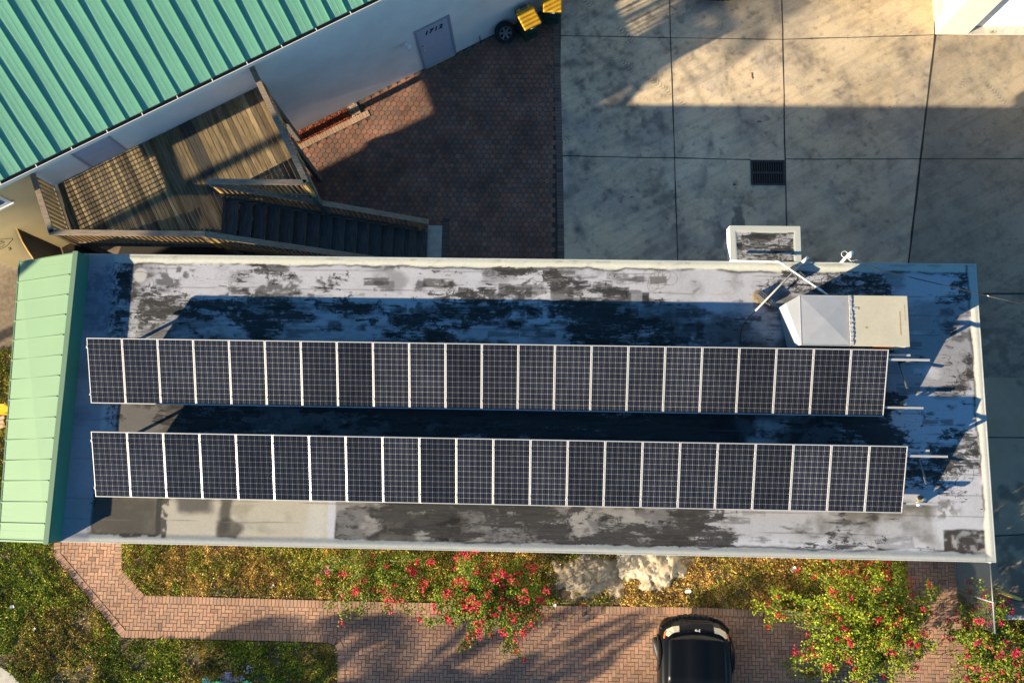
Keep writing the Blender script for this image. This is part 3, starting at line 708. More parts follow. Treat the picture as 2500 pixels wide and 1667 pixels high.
# coping edge (drip edge all round)
mb=MB()
zc=ZR+.037; mb.box(bx0,by1-.03,ZR-.14,bx1,by1,zc); mb.box(bx0,by0,ZR-.14,bx1,by0+.03,zc); mb.box(bx1-.03,by0+.03,ZR-.14,bx1,by1-.03,zc)
mb.build('coping',M['coping'],fb,bev=.006)
# porch roof bump on the north side
pb0,pb1=dat(1677,517,ZP),dat(1842,598,ZP)
XX,YY,F2=grid(pb0.x,by1+.001,pb1.x,pb0.y,.02)
ed=np.minimum(np.minimum(XX-pb0.x,pb1.x-XX),pb0.y-YY)+(fbm(XX*3,YY*3,3,500)-.5)*.05
C2=np.tile(np.array((.34,.34,.345)),(len(XX),1)); 
C2=lerp(C2,(.25,.24,.22),sm(.45,.62,fbm(XX*2,YY*3,4,501))*.7)
C2=lerp(C2,(.03,.03,.03),sm(.52,.6,fbm(XX*2.6+5,YY*4,5,502))*np.clip(1.4-ed*1.6,.2,1)*.95)
C2=lerp(C2,(.46,.48,.43),(1-sm(.15,.18,ed)))
link('porch_roof',npmesh('porch_roof',np.c_[XX,YY,ZR+.018+.012*(1-sm(.13,.2,ed))],F2,np.c_[C2,np.where(ed>.16,.75,.0)],True),M['roofing'],fb)
mb=MB(); mb.box(pb0.x,by1,ZR-.3,pb0.x+.03,pb0.y,ZR+.022); mb.box(pb1.x-.03,by1,ZR-.3,pb1.x,pb0.y,ZR+.022); mb.box(pb0.x+.03,pb0.y-.03,ZR-.3,pb1.x-.03,pb0.y+.004,ZR+.022)
mb.box(pb0.x+.05,by1,ZR-.35,pb1.x-.05,pb0.y-.05,ZR-.1); mb.build('porch_fascia',M['trim_white'],fb,bev=.006)
# green mansard eave at the west end
ZM=3.91; rn=dat(175,579,ZM); rs=dat(107,1247,ZM); en=dat(46,600,2.95); es=dat(-2,1243,2.95)
mb=MB()
dz=Vector((0,0,-.05))
mb.hexa([en+dz,es+dz,rs+dz,rn+dz],[en,es,rs,rn]); mb.build('mansard',M['mint_metal'],fb)
mb=MB(); nsm=14
for i in range(0,nsm+1):
    t=(i+.12)/nsm if i<nsm else .995
    if i==0: t=.006
    a=en.lerp(es,t);b=rn.lerp(rs,t); b=a.lerp(b,.93 if 0<i<nsm else 1.0); a=a-(b-a).normalized()*.03
    mb.bar(a+Vector((0,0,.016)),b+Vector((0,0,.016)),.02,.035)
mb.build('seam',M['mint_metal'],fb)
mb=MB()
for i in range(nsm*3):
    t=(i+.5)/(nsm*3); a=en.lerp(es,t);b=rn.lerp(rs,t); mb.bar(a+Vector((0,0,.0015)),a.lerp(b,.97)+Vector((0,0,.0015)),.022,.006)
mb.build('pan_rib',M['mint_metal'],fb)
mb=MB(); mb.bar(rn+Vector((.0,.02,.02)),rs+Vector((.0,-.02,.02)),.13,.03); mb.build('ridge_cap',M['mint_metal'],fb,bev=.005)
mb=MB()
b0=Vector((rn.x+.06,rn.y,0));b1=Vector((rs.x+.06,rs.y,0))
mb.hexa([Vector((b1.x-.05,b1.y,ZR-.2)),Vector((b1.x+.10,b1.y,ZR-.2)),Vector((b0.x+.10,b0.y,ZR-.2)),Vector((b0.x-.05,b0.y,ZR-.2))],
        [Vector((b1.x-.05,b1.y,ZM-.01)),Vector((b1.x,b1.y,ZM-.01)),Vector((b0.x,b0.y,ZM-.01)),Vector((b0.x-.05,b0.y,ZM-.01))])
mb.build('parapet',M['green_dark'],fb)
mb=MB(); mb.bar(en+Vector((-.02,0,-.06)),es+Vector((-.02,0,-.06)),.03,.14); mb.build('fascia',M['mint_metal'],fb)

# ------------------------------------------------------------------ solar arrays
PW,PL=.8507,1.581
def make_panel():
    r=thing('solar_panel','x','solar panel',(0,0,0))
    mb=MB(); t_=.021; h=.045; a=PW/2-.004; b=PL/2-.002
    mb.box(-a,-b,-h,-a+t_,b,0); mb.box(a-t_,-b,-h,a,b,0); mb.box(-a+t_,-b,-h,a-t_,-b+t_,0); mb.box(-a+t_,b-t_,-h,a-t_,b,0)
    mb.build('frame',M['alu'],r,bev=.003,local=True)
    mb=MB(); mb.box(-a+t_,-b+t_,-.012,a-t_,b-t_,-.006); mb.build('glass',M['cells'],r,local=True)
    for yy in (b-.21,-b+.21):
        mb=MB(); mb.box(-PW/2-.016,yy-.018,-.02,-PW/2+.016,yy+.018,.008); mb.build('clamp',M['alu'],r,local=True)
    return r
panel=make_panel(); first=True
ordn=['first','second','third','fourth','fifth','sixth','seventh','eighth','ninth','tenth','eleventh']
ZN,ZS=4.29,3.83
def prow(xw,xe,yn,ys,rowname,group):
    global first
    tilt=math.atan2(ZN-ZS,yn-ys)
    for i in range(22):
        x=xw+(xe-xw)*(i+.5)/22
        o=panel if first else copy_tree(panel)
        first=False
        o.location=(x,(yn+ys)/2,(ZN+ZS)/2); o.rotation_euler=(tilt,0,0)
        lab='solar panel in the %s row, %s from the %s end'%(rowname,ordn[i] if i<11 else ordn[21-i],'left' if i<11 else 'right')
        o['label']=lab; o['group']=group
    return tilt
r1=(-10.57,8.145,2.633,1.12); r2=(-10.25,8.46,.437,-1.064)
tilt=prow(*r1,'upper','solar panels in the upper row'); prow(*r2,'lower','solar panels in the lower row')
def rack(row,label,ends):
    xw,xe,yn,ys=row
    def sl(v,dz): # v 0 top .. 1 bottom
        y=yn+(ys-yn)*v; z=ZN+(ZS-ZN)*v; return y,z+dz
    rk=thing('mounting_rack',label,'rack',((xw+xe)/2,(yn+ys)/2,ZR))
    yu,zu=sl(.14,-.075); yl,zl=sl(.855,-.075)
    mb=MB(); mb.bar((xw-.05,yu,zu),(xe+ends[0],yu,zu),.05,.05); mb.build('rail',M['alu'],rk,bev=.004)
    mb=MB(); mb.bar((xw-.05,yl,zl),(xe+ends[1],yl,zl),.045,.05); mb.build('rail',M['alu'],rk,bev=.004)
    mb=MB(); yb=yu+.13; mb.bar((xe-1.2,yb,zu-.18),(xe+.62,yb,zu-.18),.05,.04); mb.build('cross_brace',M['alu'],rk,bev=.004)
    xs=[xw+.35+k*2.5 for k in range(8)]+[xe+.55]
    for k,x in enumerate(xs):
        mb=MB(); mb.bar((x,yu+.01,ZR+.02),(x,yu,zu-.03),.06,.06,(1,0,0))
        mb.bar((x-.01,yu-.02,ZR+.06),(x,yl+.45,sl(.62,-.12)[1]),.035,.035,(1,0,0)); mb.build('strut',M['galv'],rk)
        mb=MB(); mb.lathe([(.0,.0),(.1,.0),(.06,.05),(.035,.06),(.035,zl-ZR-.02),(0,zl-ZR-.02)],(x,yl+.0,ZR),n=12); mb.build('foot',M['steel'],rk,smooth=False)
        mb=MB(); mb.box(x-.07,yl-.02,ZR,x+.07,yl+.16,ZR+.08); mb.build('base_block',M['mastic'],rk,bev=.02)
        mb=MB(); mb.bar((x,yl+.05,ZR+.05),(x+.03,yl+.1,ZR+.2),.05,.05,(1,0,0)); mb.build('bracket',M['steel'],rk,bev=.006)
    return rk
rack(r1,'galvanised steel rack under the upper row of solar panels',(.97,.92)); rack(r2,'galvanised steel rack under the lower row of solar panels',(.93,.82))

# ------------------------------------------------------------------ rooftop air handler
ac=thing('air_conditioner','cream rooftop air conditioning unit with a grey duct hood','air conditioner',(7.2,3.3,ZR))
u0,u1,u2=6.16,7.286,8.60; ya,yb=2.714,3.875; zt=4.29
mb=MB(); mb.box(u2-1.25,ya,ZR+.10,u2,yb,zt); o=mb.build('cabinet',M['rtu'],ac,bev=.008)
mb=MB(); mb.box(u2-1.28,ya-.012,zt,u2+.012,yb+.012,zt+.018); mb.build('lid',M['rtu'],ac,bev=.004)
mb=MB(); mb.box(u2-.19,ya+.25,zt+.0185,u2-.165,yb-.35,zt+.0195); mb.box(u2-.07,ya+.6,zt+.0185,u2-.06,yb-.2,zt+.0195); mb.lathe([(0,0),(.03,0),(.03,.0015),(0,.0015)],(u2-.95,ya+.42,zt+.018),n=10); mb.build('rust_mark',pbr('rust_mark',(.36,.27,.12),.9,noise=[(30,3,.6,1.4,.3,.7)]),ac)
mb=MB(); mb.box(u2-.80,ya-.014,ZR+.14,u2-.33,ya,zt-.04); mb.build('label_panel',M['orange'],ac)
# pyramidal duct hood
mb=MB(); zh=zt-.01; xm=(u0+u1)/2; ym=(ya+yb)/2
T=[(u0,ya,zh),(u1,ya,zh),(u1,yb,zh),(u0,yb,zh)]; ap=(xm,ym,zh+.035)
zl_=zh-.085; e1=dat(1805,696,zl_); e2=dat(1827,797,zl_)
mb.add(T+[ap],[(0,1,4),(1,2,4),(2,3,4),(3,0,4)])
mb.add([T[0],T[3],e1,e2],[(0,1,2,3)]); zb2=ZR+.03
mb.add([e2,e1,(e1.x+.02,e1.y,zb2),(e2.x+.02,e2.y,zb2)],[(0,1,2,3)])
mb.add([T[0],e2,(e2.x+.02,e2.y,zb2),(u0,ya+.02,zb2)],[(0,1,2,3)]); mb.add([T[3],e1,(e1.x+.02,e1.y,zb2),(u0,yb-.02,zb2)],[(0,3,2,1)])
mb.add([T[0],T[1],(u1,ya,zb2),(u0,ya+.02,zb2)],[(0,3,2,1)]); mb.add([T[3],T[2],(u1,yb,zb2),(u0,yb-.02,zb2)],[(0,1,2,3)])
mb.build('duct_hood',M['hood'],ac)
mb=MB(); mb.bar((u0,ya,zh),(u0,yb,zh),.02,.012); mb.bar((u0,ya-.004,zh),(u1,ya-.004,zh),.016,.012); mb.bar((u0,yb,zh),(u1,yb,zh),.016,.012); mb.build('hood_flange',M['hood'],ac)
mb=MB(); rr2=np.random.default_rng(3); L_=34
for i in range(L_):
    y_0=ya-.005+(yb-ya+.01)*i/L_; y_1=ya-.005+(yb-ya+.01)*(i+1)/L_
    a_=u1-.02+rr2.uniform(-.008,.008); b_=u1+.045+rr2.uniform(-.012,.02)
    mb.box(a_,y_0,zt+.018,b_,y_1+.004*(i%2),zt+.032+.004*(i%3))
mb.box(u1+.06,yb-.33,zt+.017,u1+.2,yb-.27,zt+.026)
mb.build('sealing_tape',M['tape'],ac)
# white pipe from the parapet to the unit, grey pipe on its blocks
def pipe(name,label,cat,pts,r,mat,n=10):
    mb=MB(); mb.tube(pts,r,n); return tag(mb.build(name,mat,smooth=True),label,cat)
pts=[dat(1676,599,ZP+.12),dat(1788,601,ZP+.12),dat(1797,606,ZP+.16),dat(1886,667,ZR+.52),dat(1901,677,ZR+.48)]
wp_=thing('drain_pipe','bent white plastic pipe running from the porch roof to the grey hood','pipe',tuple(pts[0]))
mb=MB(); mb.tube(pts,.021,10); mb.build('pipe_run',M['pvc'],wp_,smooth=True)
for i in (1,3):
    mb=MB(); d=(pts[i+1]-pts[i-1]).normalized(); mb.tube([pts[i]-d*.07,pts[i]+d*.07],.028,10); mb.build('coupling',M['pvc'],wp_,smooth=True)
blk=[]
for (x,y,lab) in ((1830,627,'dark grooved support block under the upper end of the grey pipe'),(1757,685,'dark grooved support block on a sandy mastic patch')):
    c=dat(x,y,ZR+.1); bt=thing('pipe_support',lab,'support block',(c.x,c.y,ZR),'blocks carrying the grey pipe')
    ax=Vector((.72,-.69,0)); ay=Vector((.69,.72,0))
    mb=MB(); mb.obox((c.x,c.y,ZR+.07),ax,ay,(0,0,1),.20,.05,.07); mb.build('body',M['block'],bt,bev=.008)
    mb=MB()
    for s in (-.05,0,.05): mb.obox((c.x+ay.x*s,c.y+ay.y*s,ZR+.15),ax,ay,(0,0,1),.20,.014,.012)
    mb.build('ridges',M['galv'],bt)
    mb=MB(); mb.lathe([(0,.02),(.10,.018),(.17,.004),(.19,-.01)],(c.x-.10,c.y+.05,ZR),n=9)
    if 'mastic' in lab: mb.build('mastic_patch',M['mastic'],bt,smooth=True)
a=dat(1735,714,ZR+.2); b=dat(1852,594,ZR+.26)
gp=thing('grey_pipe','straight grey metal pipe lying diagonally on two dark blocks','pipe',tuple(a))
mb=MB(); mb.tube([a,b],.022,10); mb.build('tube',M['pipe_grey'],gp,smooth=True)
mb=MB(); d=(b-a).normalized(); mb.tube([b-d*.14,b-d*.12,b+d*.05,b+d*.06],[.024,.04,.04,.02],10); mb.build('end_cap',M['pvc'],gp,smooth=True)
pipe('roof_cable','thin dark cable leaving the lower end of the grey pipe','cable',[a,dat(1712,738,ZR+.08),dat(1702,760,ZR+.03),dat(1700,786,ZR+.03)],.009,M['rubber'],6)
# wireless antenna on the north edge
ant=thing('dish_antenna','small white dish antenna on a bracket at the roof edge','antenna',tuple(dat(1942,594,ZP)))
p0=dat(1934,601,ZP);p1=dat(1944,590,ZP+.12);p2=dat(1950,583,ZP+.34)
mb=MB(); mb.bar(p0+Vector((-.05,-.05,.02)),p1,.06,.05); mb.build('arm',M['pvc'],ant,bev=.01)
mb=MB(); mb.tube([p1,p2],.028,10); mb.build('mast',M['white'],ant,smooth=True)
ax=Vector((.75,-.45,.55)).normalized(); mb=MB(); mb.lathe([(0,.045),(.05,.04),(.088,.015),(.095,0),(.085,-.02),(.04,-.05),(0,-.055)],p2+ax*.05,ax,18); mb.build('dish',M['white'],ant,smooth=True)
mb=MB(); ring_=[p1+Vector((-.06+.075*math.cos(t),.05+.075*math.sin(t),.05)) for t in np.linspace(.3,5.4,16)]; mb.tube(ring_,.006,6); mb.build('cable_loop',M['white'],ant,smooth=True)
mb=MB(); mb.tube([p1,dat(1955,600,ZP+.12),dat(1966,597,ZP+.06),dat(1975,599,ZP+.03)],.008,6); mb.build('lead',M['white'],ant,smooth=True)
q=[p2,dat(1962,588,ZP+.4),dat(1975,600,ZP+.5),dat(2020,620,ZP+.45)]
for i in range(1,12):
    t=i/11; q.append(dat(2020+t*340,620+t*81,ZP+.45+.35*t-.25*math.sin(t*3.14)))
pipe('overhead_cable','thin black cable running from the antenna across the right roof corner','cable',q,.0105,M['rubber'],6)
mb=MB(); d_=(q[-3]-q[-5]); mb.tube([q[-4],q[-4]+d_*.8],.0115,6); tag(mb.build('cable_sleeve',M['white'],smooth=True),'short white sleeve on the black cable beyond the roof corner','sleeve')

# ================================================================== GREEN ROOFED BUILDING
gb=thing('metal_roof_building','pale stucco building with a bright green standing seam metal roof','building',tuple(wp(0,0,0)))
ZE,OV,PH=4.90,.40,rad(25)
def wbox(mb,s0,q0,z0,s1,q1,z1):
    return mb.hexa([wp(s0,q1,z0),wp(s1,q1,z0),wp(s1,q0,z0),wp(s0,q0,z0)],[wp(s0,q1,z1),wp(s1,q1,z1),wp(s1,q0,z1),wp(s0,q0,z1)])
SA,SB=-9.1,22
mb=MB(); wbox(mb,SA,-9,-.05,SB,0,ZE-.06); mb.build('wall',M['stucco_white'],gb)
mb=MB(); wbox(mb,SA-.003,-.01,-.04,-6.02,.003,ZE-.18); mb.build('wall_end_glow',M['stucco_cream_glow'],gb)  # warm glow of low sun and bounce, put into the wall colour
def rp(s,u,dz=0):   # point on roof: u metres up the slope from the eave line
    return wp(s,OV-u*math.cos(PH)-dz*-math.sin(PH)*1.0,ZE+u*math.sin(PH)+dz*math.cos(PH))
mb=MB(); UT=6.5
mb.hexa([rp(SA,0,-.05),rp(SB,0,-.05),rp(SB,UT,-.05),rp(SA,UT,-.05)],[rp(SA,0),rp(SB,0),rp(SB,UT),rp(SA,UT)]); mb.build('roof',M['green_metal'],gb)
mb=MB(); mr=MB(); s=SA+.2; rg=np.random.default_rng(9)
while s<14:
    # seams lean with oil-canning waviness of the pans
    n=14; prev=None
    for i in range(n):
        u0_=UT*i/n;u1_=UT*(i+1)/n
        mb.hexa([rp(s-.012,u0_,-.001),rp(s+.012,u0_,-.001),rp(s+.012,u1_,-.001),rp(s-.012,u1_,-.001)],
                [rp(s-.010,u0_,.034+.007*math.sin(s*9+i*.9)),rp(s+.010,u0_,.034+.007*math.sin(s*9+i*.9)),rp(s+.010,u1_,.034+.007*math.sin(s*9+i*.9+.9)),rp(s-.010,u1_,.034+.007*math.sin(s*9+i*.9+.9))])
    for o_ in (.165,.20,.30):
        mr.hexa([rp(s+o_-.006,0,-.001),rp(s+o_+.006,0,-.001),rp(s+o_+.006,UT,-.001),rp(s+o_-.006,UT,-.001)],
                [rp(s+o_-.002,0,.0035),rp(s+o_+.002,0,.0035),rp(s+o_+.002,UT,.0035),rp(s+o_-.002,UT,.0035)])
    s+=.45
mb.build('seam',M['green_metal'],gb); mr.build('rib',M['green_metal'],gb)
mb=MB(); wbox(mb,SA,OV+.0,ZE-.16,SB,OV+.085,ZE-.15); wbox(mb,SA,OV,ZE-.15,SB,OV+.008,ZE-.01); wbox(mb,SA,OV+.078,ZE-.15,SB,OV+.085,ZE-.035); mb.build('gutter',M['gutter'],gb)
mb=MB(); wbox(mb,SA,OV+.085,ZE-.14,SB,OV+.10,ZE-.022)
s=SA
while s<14: wbox(mb,s,OV,ZE-.034,s+.02,OV+.085,ZE-.024); s+=.92
mb.build('gutter_lip',M['trim_white'],gb)
mb=MB(); wbox(mb,SA,.0,ZE-.17,SB,OV+.0,ZE-.16); mb.build('soffit',M['trim_white'],gb)
# ground floor door
def sqof(x,y,z): p=at(x,y,z)-A0; return p.dot(DW),p.dot(NW_)
sa=(at(1037.5,166.5,0)-A0).dot(DW); sb=(at(1110,129.6,0)-A0).dot(DW)
mb=MB(); wbox(mb,sa-.05,0,0,sa+.02,.025,2.12); wbox(mb,sb-.02,0,0,sb+.05,.025,2.12); wbox(mb,sa+.02,0,2.05,sb-.02,.025,2.12)
fr=mb.build('door_frame',M['door_frame'],gb)
mb=MB(); wbox(mb,sa+.03,0,.07,sb-.03,.012,2.04); dr=mb.build('door',M['door_grey'],gb)
mb=MB(); wbox(mb,sa+.02,0,0,sb-.02,.06,.06); mb.build('door_sill',M['curb'],gb)
mb=MB(); c=wp(sa+.12,.012,1.02); mb.lathe([(0,.0),(.03,.0),(.03,.02),(.014,.025),(.014,.05),(.03,.055),(.028,.085),(0,.09)],c,NW_,12); mb.build('knob',M['chrome'],dr,smooth=True)
mb=MB(); c=wp(sa+.12,.012,1.22); mb.lathe([(0,.0),(.032,.0),(.028,.02),(0,.024)],c,NW_,12); mb.build('deadbolt',M['brass'],dr,smooth=True)
def text_mesh(name,txt,size,origin,xdir,ydir,mat,parent,depth=.004,shear=0,align='CENTER',space=1.0,bold=0.0):
    cu=bpy.data.curves.new(name,'FONT'); cu.body=txt; cu.size=size; cu.extrude=depth; cu.shear=shear; cu.align_x=align; cu.space_character=space; cu.offset=bold
    o=bpy.data.objects.new(name+'_tmp',cu); col.objects.link(o)
    bpy.context.view_layer.update()
    me=bpy.data.meshes.new_from_object(o.evaluated_get(bpy.context.evaluated_depsgraph_get()))
    bpy.data.objects.remove(o); me.name=name
    X=Vector(xdir).normalized();Yv=Vector(ydir).normalized();Zv=X.cross(Yv)
    me.transform(Matrix((X,Yv,Zv)).transposed().to_4x4()); me.transform(Matrix.Translation(Vector(origin)))
    return link(name,me,mat,parent)
text_mesh('house_number','1712',.24,wp((sa+sb)/2+.0,.016,1.70),DW,(0,0,1),M['ink'],dr,shear=.3,space=1.25,bold=.008)
mb=MB(); wbox(mb,3.99,0,1.76,4.05,.10,1.80); mb.lathe([(0,.0),(.07,.0),(.085,-.17),(.0,-.17)],wp(4.03,.12,1.90),(0,0,1),12); mb.build('wall_lamp',M['white'],gb)
mb=MB(); mb.lathe([(0,0),(.08,0),(.07,-.04),(0,-.04)],wp(4.03,.12,1.73),(0,0,1),12); mb.build('lamp_base',M['black'],gb)
# upper door on the deck
ZD=3.06
ua=(at(224.9,406.6,ZD)-A0).dot(DW); ub=(at(309.8,369.4,ZD)-A0).dot(DW)
mb=MB(); wbox(mb,ua-.04,0,ZD,ua+.02,.02,ZE-.18); wbox(mb,ub-.02,0,ZD,ub+.04,.02,ZE-.18); wbox(mb,ua+.02,0,ZE-.21,ub-.02,.02,ZE-.18); mb.build('door_frame',M['door_frame'],gb)
mb=MB(); wbox(mb,ua+.025,0,ZD+.03,ub-.025,.01,ZE-.18); ud=mb.build('door',M['door_grey'],gb)
mb=MB(); wbox(mb,ub-.14,.01,ZD+.92,ub-.06,.018,ZD+1.1); mb.tube([wp(ub-.10,.02,ZD+1.0),wp(ub-.10,.06,ZD+1.0),wp(ub-.2,.06,ZD+1.0)],.011,8); mb.build('handle',M['steel'],ud)
mb=MB(); wbox(mb,ua+.42,.01,ZD+.96,ua+.72,.014,ZD+1.02); mb.build('door_plate',M['blind'],ud)
# window at the far left
ws,_=sqof(31,497,3.3); zb_=3.3
mb=MB(); wbox(mb,ws-1.4,0,zb_-.06,ws+.04,.09,zb_); mb.build('window_sill',M['trim_white'],gb,bev=.01)
mb=MB(); wbox(mb,ws-1.4,0,zb_,ws-1.31,.05,zb_+1.3); wbox(mb,ws-.09,0,zb_,ws,.05,zb_+1.3); wbox(mb,ws-1.31,0,zb_,ws-.09,.05,zb_+.08); wbox(mb,ws-1.31,0,zb_+1.22,ws-.09,.05,zb_+1.3)
wf=mb.build('window',M['win_frame'],gb)
mb=MB(); wbox(mb,ws-1.31,0,zb_+.08,ws-.09,.012,zb_+1.22); mb.build('pane',M['glass'],wf)
mb=MB(); z=zb_+.1
while z<zb_+1.2: wbox(mb,ws-1.30,.014,z,ws-.10,.03,z+.03); z+=.075
mb.build('blinds',M['blind'],wf)
# painted sign low on the wall
zs=1.62; ss,_=sqof(31,579,zs)
mb=MB()
def sl2(p,q,wd=.022): mb.bar(wp(p[0],.003,p[1]),wp(q[0],.003,q[1]),.006,wd,(0,0,1)) if abs(p[0]-q[0])>1e-3 else None
sl2((ss-.24,zs+.30),(ss,zs+.04)); sl2((ss,zs+.04),(ss-.03,zs-.02),.02); sl2((ss-.03,zs-.02),(ss-.34,zs-.20)); sl2((ss-1.6,zs+.30),(ss-.24,zs+.30)); sl2((ss-1.6,zs-.20),(ss-.34,zs-.20))
sgn=mb.build('sign_outline',M['ink'],gb)
text_mesh('sign_lettering','ARS',.22,wp(ss-.22,.004,zs+.03),DW,(0,0,1),M['ink'],gb,shear=.2,align='RIGHT',depth=.002)
text_mesh('sign_lettering','TTTTUT',.11,wp(ss-.30,.004,zs-.13),DW,(0,0,1),M['ink'],gb,align='RIGHT',depth=.002)
text_mesh('sign_lettering','2',.2,wp(ss-.36,.004,zs-.46),DW,(0,0,1),M['ink'],gb,shear=.5,align='RIGHT',depth=.002,bold=.006)

# ------------------------------------------------------------------ wooden deck and stairs
dk=thing('wooden_deck','weathered grey timber deck with railings and a long straight stair','deck',tuple(wp(-3,1,0)))
Wc=(-5.85,.01);Ec=(-.05,.01)
def tosq(p): p=Vector((p[0],p[1],0))-Vector((A0.x,A0.y,0)); return (p.dot(DW),p.dot(NW_))
XL=-8.05; YS,YN=5.27,6.60; XW,XE=-11.86,-5.64
poly=[Wc, tosq((XW+.02,YS)), tosq((XL,YS)), tosq((XL,YN)), tosq((XE,YN)), Ec]
def clip_strip(P_,s0,s1):
    def cl(P_,f):
        out=[]
        for i in range(len(P_)):
            p=P_[i];q=P_[(i+1)%len(P_)];a=f(p);b=f(q)
            if a>=0: out.append(p)
            if (a>=0)!=(b>=0): t=a/(a-b); out.append((p[0]+(q[0]-p[0])*t,p[1]+(q[1]-p[1])*t))
        return out
    P_=cl(P_,lambda p:p[0]-s0); 
    return cl(P_,lambda p:s1-p[0]) if len(P_)>2 else P_
mb=MB(); s=-6.3; rg=np.random.default_rng(12); sdiv=(at(470,355,ZD)-A0).dot(DW); k_=0
deckpal=np.array([(.33,.245,.125),(.38,.285,.145),(.28,.21,.115),(.22,.175,.11),(.42,.315,.165),(.18,.14,.085)])
while s<.05:
    wdt=.095 if s<sdiv-.1 else .138
    P_=clip_strip(poly,s+.005,s+wdt-.008)
    if len(P_)>2:
        c=deckpal[rg.integers(len(deckpal))]*rg.uniform(.85,1.15)
        if abs(s-sdiv)<.16: c=np.array((.075,.07,.06))
        elif rg.random()<.25: c=c*.55
        mb.cur=tuple(c)
        pts=[wp(a_,b_,0) for a_,b_ in P_]; z1=ZD+rg.uniform(-.004,.004)
        mb.prism([(p.x,p.y) for p in pts],z1-.035,z1)
    s+=wdt
mb.build('deck_floor',M['deck'],dk,colr=True)
mb=MB()  # joists / fascia below the boards
inn=[wp(*p,0) for p in poly]
for a_,b_ in ((1,2),(2,3),(3,4),(4,5)):
    p=inn[a_].copy();q=inn[b_].copy();p.z=q.z=ZD-.15; mb.bar(p,q,.04,.22)
for k in range(6):
    q_=.5+k*.55; P0=wp(-5.6+0*k,q_,ZD-.15); 
mb.build('joists',M['tread'],dk)
def railing(p,q,zp,zq,h=.93,sp=.125,capw=.14,posts=(0,1),ext=0.0,mat='rail'):
    p=Vector((*p[:2],zp));q=Vector((*q[:2],zq)); up=Vector((0,0,1)); d=(q-p); L=Vector((d.x,d.y,0)).length
    mb=MB(); e=d.normalized()*ext
    mb.bar(p+up*h-e*0,q+up*h+e,capw,.036)
    r=mb.build('railing',M[mat],dk,bev=.004)
    mb=MB(); mb.bar(p+up*(h-.07),q+up*(h-.07),.035,.085); mb.bar(p+up*.05,q+up*.05,.035,.05); mb.build('rail_board',M['rail'],r)
    mb=MB(); n=int(L/sp); dd=Vector((d.x,d.y,0)).normalized()
    for i in range(n):
        c=p.lerp(q,(i+.5)/n); mb.bar(c+up*.04,c+up*(h-.03),.036,.036,dd)
    mb.build('balusters',M['baluster'],r)
    for t in posts:
        c=p.lerp(q,t); mb=MB(); mb.bar(c-up*.25,c+up*(h-.02),.09,.09,dd); mb.build('post',M['postwood'],r,bev=.004)
    return r
cW0=wp(-5.93,.02,0); cSW=Vector((XW,YS,0)); cSE=Vector((XL,YS,0)); cNW=Vector((XL-.05,YN,0)); cNE=Vector((XE,YN,0)); cE0=wp(.08,.02,0)
railing(cW0,cSW,ZD,ZD,posts=(.97,)); railing(cSW+Vector((-.05,0,0)),cSE,ZD,ZD,posts=(.02,.98)); railing(cNW+Vector((0,.0,0)),cNE,ZD,ZD,posts=(.03,.97)); railing(cE0,cNE,ZD,ZD,posts=(.35,.7))
# dark skirt below the east side, support posts
mb=MB(); p=cE0.copy();q=cNE.copy();p.z=q.z=ZD-.12; mb.bar(p,q,.045,.28); mb.build('fascia_board',M['rail'],dk)
for c in (cSW+Vector((.1,.06,0)),cNE+Vector((-.05,-.05,0)),cSE+Vector((0,.05,0)),wp(.0,.25,0),cNW+Vector((.05,-.05,0)),wp(.03,1.7,0)):
    mb=MB(); mb.box(c.x-.07,c.y-.07,-.02,c.x+.07,c.y+.07,ZD-.06); mb.build('support_post',M['tread'],dk)
NT=16; run=(4.87)/NT; rise=ZD/(NT+1)
for i in range(NT):
    z=ZD-rise*(i+1); x=XL+run*i
    mb=MB(); mb.box(x-.0,YS+.05,z-.04,x+run+.025,YN-.09,z); o=mb.build('tread',M['tread'],dk,bev=.006)
for yy in (YS+.03,YN-.07):
    mb=MB(); mb.bar((XL,yy,ZD-.30),(XL+4.87,yy,.02),.04,.28); mb.build('stringer',M['rail'],dk)
mb=MB(); mb.bar((XL-.0,YN-.06,ZD-.02),(XL+4.87,YN-.06,.24),.035,.14); mb.build('skirt_board',M['tread'],dk)
# sloping hand rails
zt0,zt1=ZD-.02,rise*.6
railing((XL,YN-.035),(XL+4.85,YN-.035),zt0,zt1,h=.92,capw=.15,posts=(.47,.97),ext=.2)
railing((XL,YS-.0),(XL+4.85,YS-.0),zt0,zt1,h=.92,capw=.15,posts=(.02,.97),ext=.2)
mb=MB(); mb.box(-3.17,4.9,-.03,-2.75,6.72,.06); tag(mb.build('stair_pad',M['curb'],bev=.01),kind='structure')
mb=MB(); mb.box(XW-.03,by1+.005,-.02,XW+.02,YS+.06,2.95); mb.build('sun_block_panel',M['alley_shade_black'],dk)  # added panel that blocks stray sun stripes on the yard
